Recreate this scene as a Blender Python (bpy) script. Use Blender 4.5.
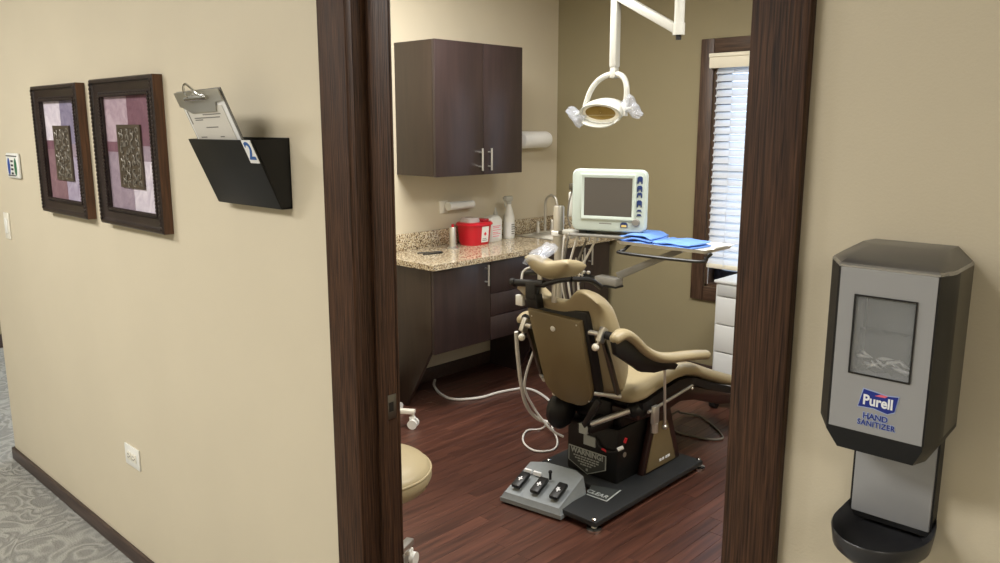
import bpy, bmesh, math, random
from mathutils import Vector, Matrix, Euler
random.seed(7)
PI = math.pi
for o in list(bpy.data.objects): bpy.data.objects.remove(o)
scn = bpy.context.scene
C = scn.collection

# ------------------------------------------------------------------ camera, world, exposure
cam_d = bpy.data.cameras.new('camera'); cam = bpy.data.objects.new('camera', cam_d); C.objects.link(cam)
cam.location = (0, -1.083, 1.60)
cam.rotation_euler = (math.radians(90 - 10.93), 0, math.radians(43.3))
cam_d.sensor_width = 36; cam_d.lens = 29.09; cam_d.clip_start = 0.02
scn.camera = cam
scn.view_settings.view_transform = 'Standard'; scn.view_settings.look = 'None'
scn.view_settings.gamma = 1; scn.view_settings.use_curve_mapping = False
scn.view_settings.exposure = 0.0
w = bpy.data.worlds.new('world'); scn.world = w; w.use_nodes = True
w.node_tree.nodes['Background'].inputs[0].default_value = (0.62, 0.78, 1.0, 1)
w.node_tree.nodes['Background'].inputs[1].default_value = 4.0
HALL_LIGHT, ROOM_LIGHT = 49.0, 51.0

# ------------------------------------------------------------------ materials
def lin(c):
    return tuple(((v/255)/12.92 if v/255 <= .04045 else ((v/255+.055)/1.055)**2.4) for v in c) + (1,)
MATS = {}
def mat(name, rgb, rough=.5, metal=0., spec=.5, var=0., vscale=20., bump=0., bscale=200., alpha=None, trans=0., coat=0., emit=None, estr=0., rnd=0., stretch=(1,1,1), ior=1.45):
    """plain procedural material: base colour with a little noise variation and fine relief"""
    m = bpy.data.materials.new(name); m.use_nodes = True; MATS[name] = m
    nt = m.node_tree; N = nt.nodes; L = nt.links; b = N['Principled BSDF']
    b.inputs['Roughness'].default_value = rough; b.inputs['Metallic'].default_value = metal
    b.inputs['Specular IOR Level'].default_value = spec; b.inputs['IOR'].default_value = ior
    b.inputs['Coat Weight'].default_value = coat; b.inputs['Transmission Weight'].default_value = trans
    col = lin(rgb); b.inputs['Base Color'].default_value = col
    if alpha is not None: b.inputs['Alpha'].default_value = alpha
    if emit: b.inputs['Emission Color'].default_value = lin(emit); b.inputs['Emission Strength'].default_value = estr
    tc = N.new('ShaderNodeTexCoord'); mp = N.new('ShaderNodeMapping'); mp.inputs['Scale'].default_value = stretch
    L.new(tc.outputs['Object'], mp.inputs[0])
    src = None
    if var > 0:
        n = N.new('ShaderNodeTexNoise'); n.inputs['Scale'].default_value = vscale; n.inputs['Detail'].default_value = 6
        L.new(mp.outputs[0], n.inputs['Vector'])
        r = N.new('ShaderNodeValToRGB')
        r.color_ramp.elements[0].position = .3; r.color_ramp.elements[1].position = .7
        r.color_ramp.elements[0].color = tuple(v*(1-var) for v in col[:3]) + (1,)
        r.color_ramp.elements[1].color = tuple(min(1, v*(1+var)) for v in col[:3]) + (1,)
        L.new(n.outputs['Fac'], r.inputs[0]); src = r.outputs[0]
    if rnd > 0:
        oi = N.new('ShaderNodeObjectInfo'); mr = N.new('ShaderNodeMapRange')
        mr.inputs['To Min'].default_value = 1-rnd; mr.inputs['To Max'].default_value = 1+rnd
        L.new(oi.outputs['Random'], mr.inputs['Value'])
        hs = N.new('ShaderNodeHueSaturation'); hs.inputs['Color'].default_value = col
        L.new(mr.outputs[0], hs.inputs['Value'])
        if src: L.new(src, hs.inputs['Color'])
        src = hs.outputs[0]
    if src: L.new(src, b.inputs['Base Color'])
    if bump > 0:
        n2 = N.new('ShaderNodeTexNoise'); n2.inputs['Scale'].default_value = bscale; n2.inputs['Detail'].default_value = 4
        L.new(mp.outputs[0], n2.inputs['Vector'])
        bp = N.new('ShaderNodeBump'); bp.inputs['Strength'].default_value = bump; bp.inputs['Distance'].default_value = .003
        L.new(n2.outputs['Fac'], bp.inputs['Height']); L.new(bp.outputs[0], b.inputs['Normal'])
    return m

def wood(name, dark, light, stretch, rough=.45, scale=9., rnd=0., bump=.25, contrast=(.35,.68), coat=0., spec=.5):
    """grain: noise stretched along the board"""
    m = bpy.data.materials.new(name); m.use_nodes = True; MATS[name] = m
    nt = m.node_tree; N = nt.nodes; L = nt.links; b = N['Principled BSDF']
    b.inputs['Roughness'].default_value = rough; b.inputs['Coat Weight'].default_value = coat; b.inputs['Specular IOR Level'].default_value = spec
    tc = N.new('ShaderNodeTexCoord'); mp = N.new('ShaderNodeMapping'); mp.inputs['Scale'].default_value = stretch
    L.new(tc.outputs['Object'], mp.inputs[0])
    vec = mp.outputs[0]
    oi = N.new('ShaderNodeObjectInfo')
    if rnd > 0:
        ad = N.new('ShaderNodeVectorMath'); ad.operation = 'ADD'
        ml = N.new('ShaderNodeMath'); ml.operation = 'MULTIPLY'; ml.inputs[1].default_value = 57.
        L.new(oi.outputs['Random'], ml.inputs[0]); L.new(vec, ad.inputs[0]); L.new(ml.outputs[0], ad.inputs[1]); vec = ad.outputs[0]
    n = N.new('ShaderNodeTexNoise'); n.inputs['Scale'].default_value = scale; n.inputs['Detail'].default_value = 8; n.inputs['Distortion'].default_value = .6
    L.new(vec, n.inputs['Vector'])
    r = N.new('ShaderNodeValToRGB'); r.color_ramp.elements[0].position = contrast[0]; r.color_ramp.elements[1].position = contrast[1]
    r.color_ramp.elements[0].color = lin(dark); r.color_ramp.elements[1].color = lin(light)
    L.new(n.outputs['Fac'], r.inputs[0]); src = r.outputs[0]
    if rnd > 0:
        mr = N.new('ShaderNodeMapRange'); mr.inputs['To Min'].default_value = 1-rnd; mr.inputs['To Max'].default_value = 1+rnd
        L.new(oi.outputs['Random'], mr.inputs['Value'])
        hs = N.new('ShaderNodeHueSaturation'); L.new(mr.outputs[0], hs.inputs['Value']); L.new(src, hs.inputs['Color']); src = hs.outputs[0]
    L.new(src, b.inputs['Base Color'])
    bp = N.new('ShaderNodeBump'); bp.inputs['Strength'].default_value = bump; bp.inputs['Distance'].default_value = .002
    L.new(n.outputs['Fac'], bp.inputs['Height']); L.new(bp.outputs[0], b.inputs['Normal'])
    return m

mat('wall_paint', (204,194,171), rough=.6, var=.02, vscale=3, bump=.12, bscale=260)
mat('wall_paint_dark', (142,132,102), rough=.6, var=.02, vscale=3, bump=.12, bscale=260)  # darker tan than wall_paint, for the back and far walls
mat('ceiling_tile', (225,222,214), rough=.9, bump=.3, bscale=90)
wood('casing_wood', (36,23,16), (88,61,43), (34,34,.9), spec=.22, rough=.55, scale=9, bump=.5, contrast=(.33,.72))
wood('casing_wood_h', (44,29,22), (92,68,54), (.5,14,14), rough=.42, scale=9, bump=.5)
wood('baseboard_wood', (50,37,32), (78,62,55), (.5,14,14), rough=.45)
wood('window_wood', (56,40,30), (88,66,50), (12,12,.7), rough=.45)
wood('window_wood_h', (56,40,30), (88,66,50), (.7,12,12), rough=.45)
wood('cabinet_wood', (50,40,39), (60,47,45), (5,5,.5), rough=.32, scale=6, bump=.05)
wood('cabinet_side', (47,36,28), (55,43,34), (5,5,.5), rough=.4, scale=6, bump=.05)
wood('floor_wood', (55,33,27), (94,59,47), (16,.9,1), rough=.36, scale=3.2, rnd=.15, bump=.05, contrast=(.3,.72))
mat('floor_joint', (38,20,17), rough=.7)
mat('frame_wood', (46,36,32), rough=.38, var=.25, vscale=30, stretch=(1,1,1), bump=.15)
wood('frame_side', (70,44,28), (104,70,46), (12,12,.8), rough=.5)
mat('vinyl', (160,147,116), rough=.42, var=.03, vscale=6, bump=.12, bscale=420)
mat('vinyl_panel', (117,103,74), rough=.45, var=.03, vscale=6, bump=.08, bscale=420)
mat('black_plastic', (17,17,18), rough=.42, bump=.08, bscale=400)
mat('black_metal', (16,16,17), rough=.38, var=.15, vscale=8, bump=.1, bscale=300)
mat('base_plate', (38,40,42), rough=.5, bump=.12, bscale=300)
mat('maroon_metal', (44,24,22), rough=.35)
mat('steel', (206,204,197), rough=.36, metal=.9)
mat('chrome', (215,215,212), rough=.14, metal=1.)
mat('dark_steel', (110,108,102), rough=.35, metal=1.)
mat('white_plastic', (228,228,222), rough=.38)
mat('white_enamel', (184,184,176), rough=.3, coat=.3)
mat('towel_white', (244,244,242), rough=.35)
mat('ivory', (226,222,208), rough=.4)
mat('grey_metal', (130,136,139), rough=.5, var=.04, vscale=60)
mat('grey_plastic', (126,124,118), rough=.45)
mat('monitor_case', (190,202,195), rough=.4)
mat('monitor_screen', (84,80,75), rough=.18)
mat('navy', (32,52,104), rough=.45)
mat('yellow_print', (222,196,118), rough=.5)
mat('cloth_blue', (110,152,224), rough=.9, var=.06, vscale=40, bump=.4, bscale=120)
mat('red_plastic', (196,22,40), rough=.3, spec=.6)
mat('red_clear', (206,60,70), rough=.2, trans=.4)
mat('clear_lid', (226,220,218), rough=.12, alpha=.55)
mat('paper', (226,226,224), rough=.8)
mat('paper_form', (206,202,192), rough=.8)
mat('print_grey', (120,118,112), rough=.8)
mat('print_dark', (58,58,60), rough=.8)
mat('print_blue', (44,92,160), rough=.6)
mat('print_red', (214,44,60), rough=.6)
mat('print_pink', (230,110,130), rough=.6)
mat('logo_blue', (26,46,136), rough=.45)
mat('logo_pale', (164,178,214), rough=.45)
mat('letter_white', (238,240,244), rough=.5)
mat('sign_grey', (58,62,62), rough=.5)
mat('letter_grey', (166,172,170), rough=.5)
mat('emblem_blue', (40,72,150), rough=.5)
mat('emblem_green', (44,104,72), rough=.5)
mat('white_hose', (214,212,206), rough=.45)
mat('grey_hose', (112,108,100), rough=.5)
mat('dispenser_black', (20,20,21), rough=.4, bump=.05, bscale=500)
mat('dispenser_side', (92,88,78), rough=.42)
mat('dispenser_top', (110,109,108), rough=.3, metal=.5)
mat('tray_black', (50,50,52), rough=.3)
mat('dispenser_highlight', (168,168,168), rough=.24, metal=.7)  # brighter silver: the highlight on the dispenser's top edge put into colour
mat('dispenser_silver', (158,159,161), rough=.42, metal=.15)
mat('dispenser_cavity', (62,63,65), rough=.5)
mat('clear_pane', (240,244,246), rough=.05, alpha=.12)
mat('bag_crease', (214,216,218), rough=.12, metal=.5)
mat('clear_bag', (150,152,154), rough=.06, alpha=.16, bump=.9, bscale=40)
mat('plastic_film', (200,206,218), rough=.10, alpha=.30, bump=.9, bscale=50)
mat('amber_reflector', (150,126,66), rough=.25, metal=.5)
mat('blind_white', (236,238,240), rough=.5)
mat('blind_ivory', (232,226,206), rough=.5)
mat('glass', (230,240,245), rough=.03, alpha=.15)
mat('sash_dark', (30,34,52), rough=.4)
mat('cart_white', (204,206,206), rough=.4)
mat('cart_grey', (176,178,178), rough=.4)
mat('diffuser', (255,250,240), rough=.6, emit=(255,246,232), estr=4.)
mat('red_print', (180,40,44), rough=.5)
mat('dark_bronze', (86,76,64), rough=.4, metal=.3)
mat('scroll_silver', (132,126,116), rough=.5, metal=.2)

def translucent(m, colour, fac):
    nt = m.node_tree; N = nt.nodes; L = nt.links
    t = N.new('ShaderNodeBsdfTranslucent'); t.inputs[0].default_value = lin(colour); x = N.new('ShaderNodeMixShader'); x.inputs[0].default_value = fac
    L.new(N['Principled BSDF'].outputs[0], x.inputs[1]); L.new(t.outputs[0], x.inputs[2]); L.new(x.outputs[0], N['Material Output'].inputs[0])
translucent(MATS['blind_white'], (226,230,236), .4)

def carpet():
    m = bpy.data.materials.new('carpet'); m.use_nodes = True; MATS['carpet'] = m
    nt = m.node_tree; N = nt.nodes; L = nt.links; b = N['Principled BSDF']; b.inputs['Roughness'].default_value = .95
    tc = N.new('ShaderNodeTexCoord')
    n = N.new('ShaderNodeTexNoise'); n.inputs['Scale'].default_value = 5.5; n.inputs['Detail'].default_value = 1.5; n.inputs['Distortion'].default_value = 1.6
    L.new(tc.outputs['Object'], n.inputs['Vector'])
    mu = N.new('ShaderNodeMath'); mu.operation = 'MULTIPLY'; mu.inputs[1].default_value = 32.
    L.new(n.outputs['Fac'], mu.inputs[0])
    sn = N.new('ShaderNodeMath'); sn.operation = 'SINE'; L.new(mu.outputs[0], sn.inputs[0])
    n2 = N.new('ShaderNodeTexNoise'); n2.inputs['Scale'].default_value = 150; n2.inputs['Detail'].default_value = 3
    L.new(tc.outputs['Object'], n2.inputs['Vector'])
    mx = N.new('ShaderNodeMath'); mx.operation = 'MULTIPLY_ADD'; mx.inputs[1].default_value = 2.2; L.new(n2.outputs['Fac'], mx.inputs[0]); L.new(sn.outputs[0], mx.inputs[2])
    r = N.new('ShaderNodeValToRGB'); r.color_ramp.elements[0].position = .3; r.color_ramp.elements[0].color = lin((132,131,126))
    r.color_ramp.elements[1].position = 1.; r.color_ramp.elements[1].color = lin((164,163,156))
    mr = N.new('ShaderNodeMapRange'); mr.inputs['From Min'].default_value = -.6; mr.inputs['From Max'].default_value = 2.6
    L.new(mx.outputs[0], mr.inputs['Value']); L.new(mr.outputs[0], r.inputs[0]); L.new(r.outputs[0], b.inputs['Base Color'])
    bp = N.new('ShaderNodeBump'); bp.inputs['Strength'].default_value = .5; bp.inputs['Distance'].default_value = .006
    L.new(mx.outputs[0], bp.inputs['Height']); L.new(bp.outputs[0], b.inputs['Normal'])
carpet()

def granite():
    m = bpy.data.materials.new('granite'); m.use_nodes = True; MATS['granite'] = m
    nt = m.node_tree; N = nt.nodes; L = nt.links; b = N['Principled BSDF']; b.inputs['Roughness'].default_value = .14
    tc = N.new('ShaderNodeTexCoord')
    v = N.new('ShaderNodeTexVoronoi'); v.inputs['Scale'].default_value = 165; L.new(tc.outputs['Object'], v.inputs['Vector'])
    sep = N.new('ShaderNodeSeparateColor'); L.new(v.outputs['Color'], sep.inputs[0])
    r = N.new('ShaderNodeValToRGB'); r.color_ramp.interpolation = 'CONSTANT'
    e = r.color_ramp.elements
    e[0].position = 0; e[0].color = lin((86,72,56)); e[1].position = .12; e[1].color = lin((150,132,104))
    for p, c in ((.36,(186,170,140)), (.62,(208,198,174)), (.92,(128,106,84))):
        q = e.new(p); q.color = lin(c)
    L.new(sep.outputs[0], r.inputs[0]); L.new(r.outputs[0], b.inputs['Base Color'])
granite()

def painted(name, c1, c2, scale=14):
    """brushed canvas paint"""
    m = mat(name, c1, rough=.6, bump=.6, bscale=60)
    nt = m.node_tree; N = nt.nodes; L = nt.links; b = N['Principled BSDF']
    tc = N.new('ShaderNodeTexCoord'); n = N.new('ShaderNodeTexNoise'); n.inputs['Scale'].default_value = scale; n.inputs['Distortion'].default_value = 2.; n.inputs['Detail'].default_value = 8
    L.new(tc.outputs['Object'], n.inputs['Vector'])
    r = N.new('ShaderNodeValToRGB'); r.color_ramp.elements[0].position = .3; r.color_ramp.elements[1].position = .7
    r.color_ramp.elements[0].color = lin(c1); r.color_ramp.elements[1].color = lin(c2)
    L.new(n.outputs['Fac'], r.inputs[0]); L.new(r.outputs[0], b.inputs['Base Color'])
    return m
painted('canvas_pink', (152,128,142), (186,166,176)); painted('canvas_plum', (104,68,82), (122,86,98))
painted('canvas_mauve', (134,118,132), (158,142,154)); painted('canvas_white', (186,176,190), (222,214,222))
painted('canvas_violet', (114,106,132), (146,138,160)); painted('canvas_rose', (118,88,96), (138,108,114)); painted('canvas_lilac', (146,134,156), (178,168,186))

# ------------------------------------------------------------------ mesh helpers
WORLD = {}
class B:
    def __init__(s): s.bm = bmesh.new()
    def _merge(s, t, M=None):
        if M is not None: t.transform(M)
        me = bpy.data.meshes.new('t'); t.to_mesh(me); t.free(); s.bm.from_mesh(me); bpy.data.meshes.remove(me); return s
    def box(s, lo, hi, bev=0., seg=2, M=None):
        t = bmesh.new(); bmesh.ops.create_cube(t, size=1)
        for v in t.verts: v.co = Vector([(lo[i]+hi[i])/2 + v.co[i]*(hi[i]-lo[i]) for i in range(3)])
        if bev > 0: bmesh.ops.bevel(t, geom=list(t.edges), offset=bev, segments=seg, profile=.5, affect='EDGES')
        return s._merge(t, M)
    def cyl(s, p0, p1, r0, r1=None, n=16, caps=True):
        r1 = r0 if r1 is None else r1
        p0, p1 = Vector(p0), Vector(p1); d = p1-p0
        t = bmesh.new(); bmesh.ops.create_cone(t, cap_ends=caps, segments=n, radius1=r0, radius2=r1, depth=d.length)
        M = Matrix.Translation((p0+p1)/2) @ d.to_track_quat('Z', 'Y').to_matrix().to_4x4()
        return s._merge(t, M)
    def tube(s, pts, r, n=8, smooth=6, ry=None):
        P = [Vector(p) for p in pts]
        if smooth > 1 and len(P) > 2:
            Q = []
            for i in range(len(P)-1):
                a, b, c, d = P[max(0,i-1)], P[i], P[i+1], P[min(len(P)-1,i+2)]
                for k in range(smooth):
                    u = k/smooth
                    Q.append(.5*((2*b)+(c-a)*u+(2*a-5*b+4*c-d)*u*u+(3*b-a-3*c+d)*u**3))
            Q.append(P[-1]); P = Q
        rs = r if isinstance(r, (list, tuple)) else None
        rings = []; up = None
        for i, p in enumerate(P):
            t = (P[min(i+1,len(P)-1)]-P[max(i-1,0)]).normalized()
            if up is None: up = Vector((0,0,1)) if abs(t.z) < .9 else Vector((1,0,0))
            x = t.cross(up).normalized(); y = x.cross(t).normalized(); up = y
            if rs:
                f = i/(len(P)-1)*(len(rs)-1); k = min(int(f), len(rs)-2); rr = rs[k]+(rs[k+1]-rs[k])*(f-k)
            else: rr = r
            r2 = rr if ry is None else ry
            rings.append([s.bm.verts.new(p + x*rr*math.cos(2*PI*j/n) + y*r2*math.sin(2*PI*j/n)) for j in range(n)])
        for a, b in zip(rings, rings[1:]):
            for j in range(n): s.bm.faces.new((a[j], a[(j+1)%n], b[(j+1)%n], b[j]))
        s.bm.faces.new(rings[0][::-1]); s.bm.faces.new(rings[-1]); return s
    def loft(s, rings, caps=True):
        R = [[s.bm.verts.new(p) for p in ring] for ring in rings]; n = len(R[0])
        for a, b in zip(R, R[1:]):
            for j in range(n): s.bm.faces.new((a[j], a[(j+1)%n], b[(j+1)%n], b[j]))
        if caps: s.bm.faces.new(R[0][::-1]); s.bm.faces.new(R[-1])
        return s
    def prism(s, poly, axis, a, b, bev=0.):
        """poly in the two other axes (x,y order), extruded along axis from a to b"""
        t = bmesh.new()
        def P(p, h):
            q = list(p); q.insert(axis, h); return q
        A = [t.verts.new(P(p, a)) for p in poly]; Bv = [t.verts.new(P(p, b)) for p in poly]; n = len(poly)
        t.faces.new(A[::-1]); t.faces.new(Bv)
        for j in range(n): t.faces.new((A[j], A[(j+1)%n], Bv[(j+1)%n], Bv[j]))
        bmesh.ops.recalc_face_normals(t, faces=t.faces)
        if bev > 0: bmesh.ops.bevel(t, geom=list(t.edges), offset=bev, segments=2, profile=.5, affect='EDGES')
        return s._merge(t)
    def lathe(s, prof, c=(0,0,0), n=24, sx=1., sy=1., M=None):
        t = bmesh.new(); c = Vector(c)
        rings = [[t.verts.new(c+Vector((max(r,1e-4)*math.cos(2*PI*j/n)*sx, max(r,1e-4)*math.sin(2*PI*j/n)*sy, z))) for j in range(n)] for r, z in prof]
        for a, b in zip(rings, rings[1:]):
            for j in range(n): t.faces.new((a[j], a[(j+1)%n], b[(j+1)%n], b[j]))
        t.faces.new(rings[0][::-1]); t.faces.new(rings[-1])
        return s._merge(t, M)
    def ball(s, c, r, n=14):
        if not isinstance(r, (tuple, list)): r = (r, r, r)
        t = bmesh.new(); bmesh.ops.create_uvsphere(t, u_segments=n, v_segments=max(6,n*2//3), radius=1)
        return s._merge(t, Matrix.Translation(c) @ Matrix.Diagonal((r[0], r[1], r[2], 1)))
    def pillow(s, pos, nu=20, nv=24, p=6):
        """pos(u, v, side) with u,v in -1..1; side in -1..1 (0 on the rim)"""
        us = [math.sin(-PI/2+PI*i/nu) for i in range(nu+1)]; vs = [math.sin(-PI/2+PI*i/nv) for i in range(nv+1)]
        e = lambda u, v: math.sqrt(max(0, (1-abs(u)**p)*(1-abs(v)**p)))
        G = {}
        for sd in (1, -1):
            for i, u in enumerate(us):
                for j, v in enumerate(vs):
                    rim = i in (0, nu) or j in (0, nv)
                    if rim and sd == -1: G[sd,i,j] = G[1,i,j]; continue
                    G[sd,i,j] = s.bm.verts.new(pos(u, v, 0 if rim else sd*e(u, v)))
        for sd in (1, -1):
            for i in range(nu):
                for j in range(nv):
                    q = [G[sd,i,j], G[sd,i+1,j], G[sd,i+1,j+1], G[sd,i,j+1]]
                    s.bm.faces.new(q if sd == 1 else q[::-1])
        return s
    def ring(s, x0, x1, z0, z1, prof, y=0.):
        """mitred frame in the xz plane: prof = [(inset, y)]"""
        R = []
        for ins, yy in prof:
            R.append([s.bm.verts.new((x, y+yy, z)) for x, z in ((x0+ins,z0+ins),(x1-ins,z0+ins),(x1-ins,z1-ins),(x0+ins,z1-ins))])
        for a, b in zip(R, R[1:]):
            for j in range(4): s.bm.faces.new((a[j], a[(j+1)%4], b[(j+1)%4], b[j]))
        return s
    def build(s, name, m, parent=None, ang=35, label=None):
        if parent is not None and parent.name in WORLD:
            bmesh.ops.translate(s.bm, verts=s.bm.verts, vec=-WORLD[parent.name])
        bmesh.ops.recalc_face_normals(s.bm, faces=s.bm.faces)
        me = bpy.data.meshes.new(name); s.bm.to_mesh(me); s.bm.free()
        for p in me.polygons: p.use_smooth = True
        me.set_sharp_from_angle(angle=math.radians(ang))
        me.materials.append(MATS[m])
        o = bpy.data.objects.new(name, me); C.objects.link(o)
        if parent is not None:
            o.parent = parent
            if parent.name in WORLD: WORLD[o.name] = WORLD[parent.name]
        if label: o['label'] = label
        return o

def thing(name, label, cat, loc=(0,0,0), rotz=0., group=None, world=True):
    """an Empty at the thing's base that parents its parts; parts are written in world coordinates unless world=False"""
    o = bpy.data.objects.new(name, None); C.objects.link(o); o.location = loc; o.rotation_euler = (0,0,rotz)
    o.empty_display_size = .1
    o['label'] = label; o['category'] = cat
    if group: o['group'] = group
    if world: WORLD[o.name] = Vector(loc)
    return o
def tag(o, label, cat, group=None, kind=None):
    o['label'] = label; o['category'] = cat
    if group: o['group'] = group
    if kind: o['kind'] = kind
    return o
def centre(o):
    """put a lone mesh's origin at the middle of its base"""
    me = o.data; xs = [v.co for v in me.vertices]
    c = Vector(((min(v.x for v in xs)+max(v.x for v in xs))/2, (min(v.y for v in xs)+max(v.y for v in xs))/2, min(v.z for v in xs)))
    me.transform(Matrix.Translation(-c)); o.location = c; return o
def struct(o, label, cat): return tag(o, label, cat, kind='structure')
def copy_tree(o, parent=None):
    c = o.copy(); C.objects.link(c); c.parent = parent
    for ch in list(o.children): copy_tree(ch, c)
    return c
def text(name, body, size, m, parent, M, bold=0., spacing=1., align='CENTER', depth=.0004, sx=1.):
    cu = bpy.data.curves.new('t', 'FONT'); cu.body = body; cu.size = size; cu.align_x = align; cu.align_y = 'CENTER'
    cu.offset = bold; cu.extrude = depth; cu.space_character = spacing; cu.resolution_u = 3
    t = bpy.data.objects.new('t', cu); C.objects.link(t)
    dg = bpy.context.evaluated_depsgraph_get(); dg.update()
    me = bpy.data.meshes.new_from_object(t.evaluated_get(dg)); bpy.data.objects.remove(t)
    me.transform(Matrix.Diagonal((sx,1,1,1))); me.transform(M)
    if parent is not None and parent.name in WORLD: me.transform(Matrix.Translation(-WORLD[parent.name]))
    me.materials.clear(); me.materials.append(MATS[m]); me.name = name
    o = bpy.data.objects.new(name, me); C.objects.link(o); o.parent = parent
    if parent is not None and parent.name in WORLD: WORLD[o.name] = WORLD[parent.name]
    return o
FACE = Matrix.Rotation(PI/2, 4, 'X')      # letters lying on a wall that faces -y
def face_at(x, y, z): return Matrix.Translation((x, y, z)) @ FACE

# ================================================================== THE SETTING
XW, YB, H = -3.73, 3.47, 2.62       # room's left wall, back wall, ceiling height
OX0, OX1, OH = -1.460, -0.545, 2.04 # door opening
XE = -4.268                          # end of the hall wall
T = .106
# hall wall with the door opening
b = B(); b.box((XE,0,0),(OX0-.02,T,H)); b.box((OX1+.02,0,0),(2.6,T,H)); b.box((OX0-.02,0,OH+.02),(OX1+.02,T,H))
struct(b.build('wall_front', 'wall_paint'), 'beige painted hall wall with the open doorway', 'wall')
struct(B().box((XW-T,T,0),(XW,YB+T,H)).build('wall_left', 'wall_paint'), 'light beige treatment room wall behind the cabinets', 'wall')
struct(B().box((XE,T,0),(XE+T,YB+T,H)).build('wall_return', 'wall_paint'), 'beige wall turning the corner at the end of the hall', 'wall')
WX0, WX1, WZ0, WZ1 = -2.508, -1.65, .60, 2.024
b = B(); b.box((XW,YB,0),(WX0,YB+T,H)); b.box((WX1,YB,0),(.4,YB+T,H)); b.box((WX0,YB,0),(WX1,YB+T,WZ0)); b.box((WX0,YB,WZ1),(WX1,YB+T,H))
struct(b.build('wall_back', 'wall_paint_dark'), 'darker tan treatment room wall around the window', 'wall')
struct(B().box((.28,T,0),(.4,YB,H)).build('wall_right', 'wall_paint'), 'beige treatment room wall right of the doorway', 'wall')
struct(B().box((-6.6,-3.5,0),(2.6,-3.38,H)).build('wall_hall_side', 'wall_paint'), 'beige hall wall facing the doorway', 'wall')
struct(B().box((2.6,-3.5,0),(2.72,T,H)).build('wall_hall_end', 'wall_paint'), 'beige wall closing the hall', 'wall')
struct(B().box((-6.72,-3.5,0),(-6.6,3.6,H)).build('wall_far', 'wall_paint_dark'), 'far tan wall beyond the corner of the hall', 'wall')
struct(B().box((-6.72,-3.5,H),(2.72,3.6,H+.1)).build('ceiling', 'ceiling_tile'), 'white tiled ceiling', 'ceiling')
struct(B().box((-6.72,-3.5,-.1),(2.72,0.05,0)).build('floor_carpet', 'carpet'), 'grey patterned carpet of the hall', 'floor')
struct(B().box((-6.72,.05,-.1),(XE+.06,3.6,0)).build('floor_carpet', 'carpet'), 'grey carpet beyond the hall corner', 'floor')
floor = struct(B().box((XW-.06,.05,-.1),(.34,YB+.06,-.002)).build('floor', 'floor_joint'), 'dark red brown wood plank floor of the treatment room', 'floor')
# planks, each its own object
PW, PL = .0635, 1.0
pm = {}
def plank_mesh(wd, ln):
    k = (round(wd,3), round(ln,3))
    if k not in pm:
        bb = B(); g = .0004
        bb.box((-wd/2+g,-ln/2+g,-.006),(wd/2-g,ln/2-g,0), bev=.0008, seg=1)
        me = bpy.data.meshes.new('plank'); bb.bm.to_mesh(me); bb.bm.free(); me.materials.append(MATS['floor_wood']); pm[k] = me
    return pm[k]
x = XW; ci = 0
while x < .27:
    wd = min(PW, .28-x); y = .06 - PL*((ci*.3719+.13*(ci%3)) % 1.0)
    while y < YB:
        y0, y1 = max(y, .06), min(y+PL, YB)
        if y1-y0 > .03:
            o = bpy.data.objects.new('plank', plank_mesh(wd, y1-y0)); C.objects.link(o)
            o.parent = floor; o.location = (x+wd/2, (y0+y1)/2, 0)
        y += PL
    x += PW; ci += 1
# baseboards
def baseboard(name, lo, hi, label):
    bb = B(); bb.box(lo, hi, bev=.004); return struct(bb.build(name, 'baseboard_wood'), label, 'baseboard')
baseboard('baseboard_front', (XE-.012,-.014,0),(-1.554,0,.062), 'dark brown baseboard along the hall wall')
baseboard('baseboard_front', (-.452,-.014,0),(2.6,0,.062), 'dark brown baseboard right of the doorway')
baseboard('baseboard_return', (XE-.014,-.002,0),(XE,3.5,.062), 'dark brown baseboard around the hall corner')
baseboard('baseboard_back', (XW,YB-.014,0),(.28,YB,.09), 'dark brown baseboard under the window')
baseboard('baseboard_left', (XW,T,0),(XW+.014,YB,.085), 'dark baseboard under the base cabinets')
baseboard('baseboard_far', (-6.6,-3.38,0),(-6.585,3.5,.1), 'dark baseboard of the far wall')
# door frame: casings, jambs, stop, strike plate
def casing(name, x0, x1, label):
    bb = B(); bb.box((x0,-.02,0),(x1,0,OH+.008), bev=.004)
    return struct(bb.build(name, 'casing_wood'), label, 'door trim')
casing('trim_1', -1.553, -1.452, 'dark brown wood casing on the left of the doorway')
casing('trim_2', -.536, -.453, 'dark brown wood casing on the right of the doorway')
struct(B().box((-1.553,-.02,OH+.008),(-.453,0,OH+.11), bev=.004).build('trim_3', 'casing_wood_h'), 'dark brown wood casing over the doorway', 'door trim')
for k, (x0, x1) in enumerate(((-1.56,-1.462),(-.545,-.445))):
    struct(B().box((x0,T,0),(x1,T+.010,OH+.008), bev=.004).build('trim_%d' % (4+k), 'casing_wood'), ['dark casing on the room side, strike side of the doorway','dark casing on the room side, hinge side of the doorway'][k], 'door trim')
dr = thing('door_1', 'dark brown wooden door frame with stop and strike plate', 'door frame', (OX0,0,0)); dr['kind'] = 'structure'
B().box((OX0-.02,.001,0),(OX0,T-.001,OH+.02), bev=.002).build('jamb', 'casing_wood', dr)
B().box((OX1,.001,0),(OX1+.02,T-.001,OH+.02), bev=.002).build('jamb', 'casing_wood', dr)
B().box((OX0,.001,OH),(OX1,T-.001,OH+.02), bev=.002).build('head_jamb', 'casing_wood_h', dr)
for x0, x1 in ((OX0,OX0+.011),(OX1-.011,OX1)):
    B().box((x0,.040,0),(x1,.068,OH), bev=.003).build('door_stop', 'casing_wood', dr)
B().box((OX0,.040,OH-.011),(OX1,.068,OH), bev=.003).build('door_stop', 'casing_wood_h', dr)
sp = B(); sx = OX0+.0008
sp.box((sx-.001,.071,.905),(sx+.0012,.0995,.966), bev=.0006)
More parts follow.
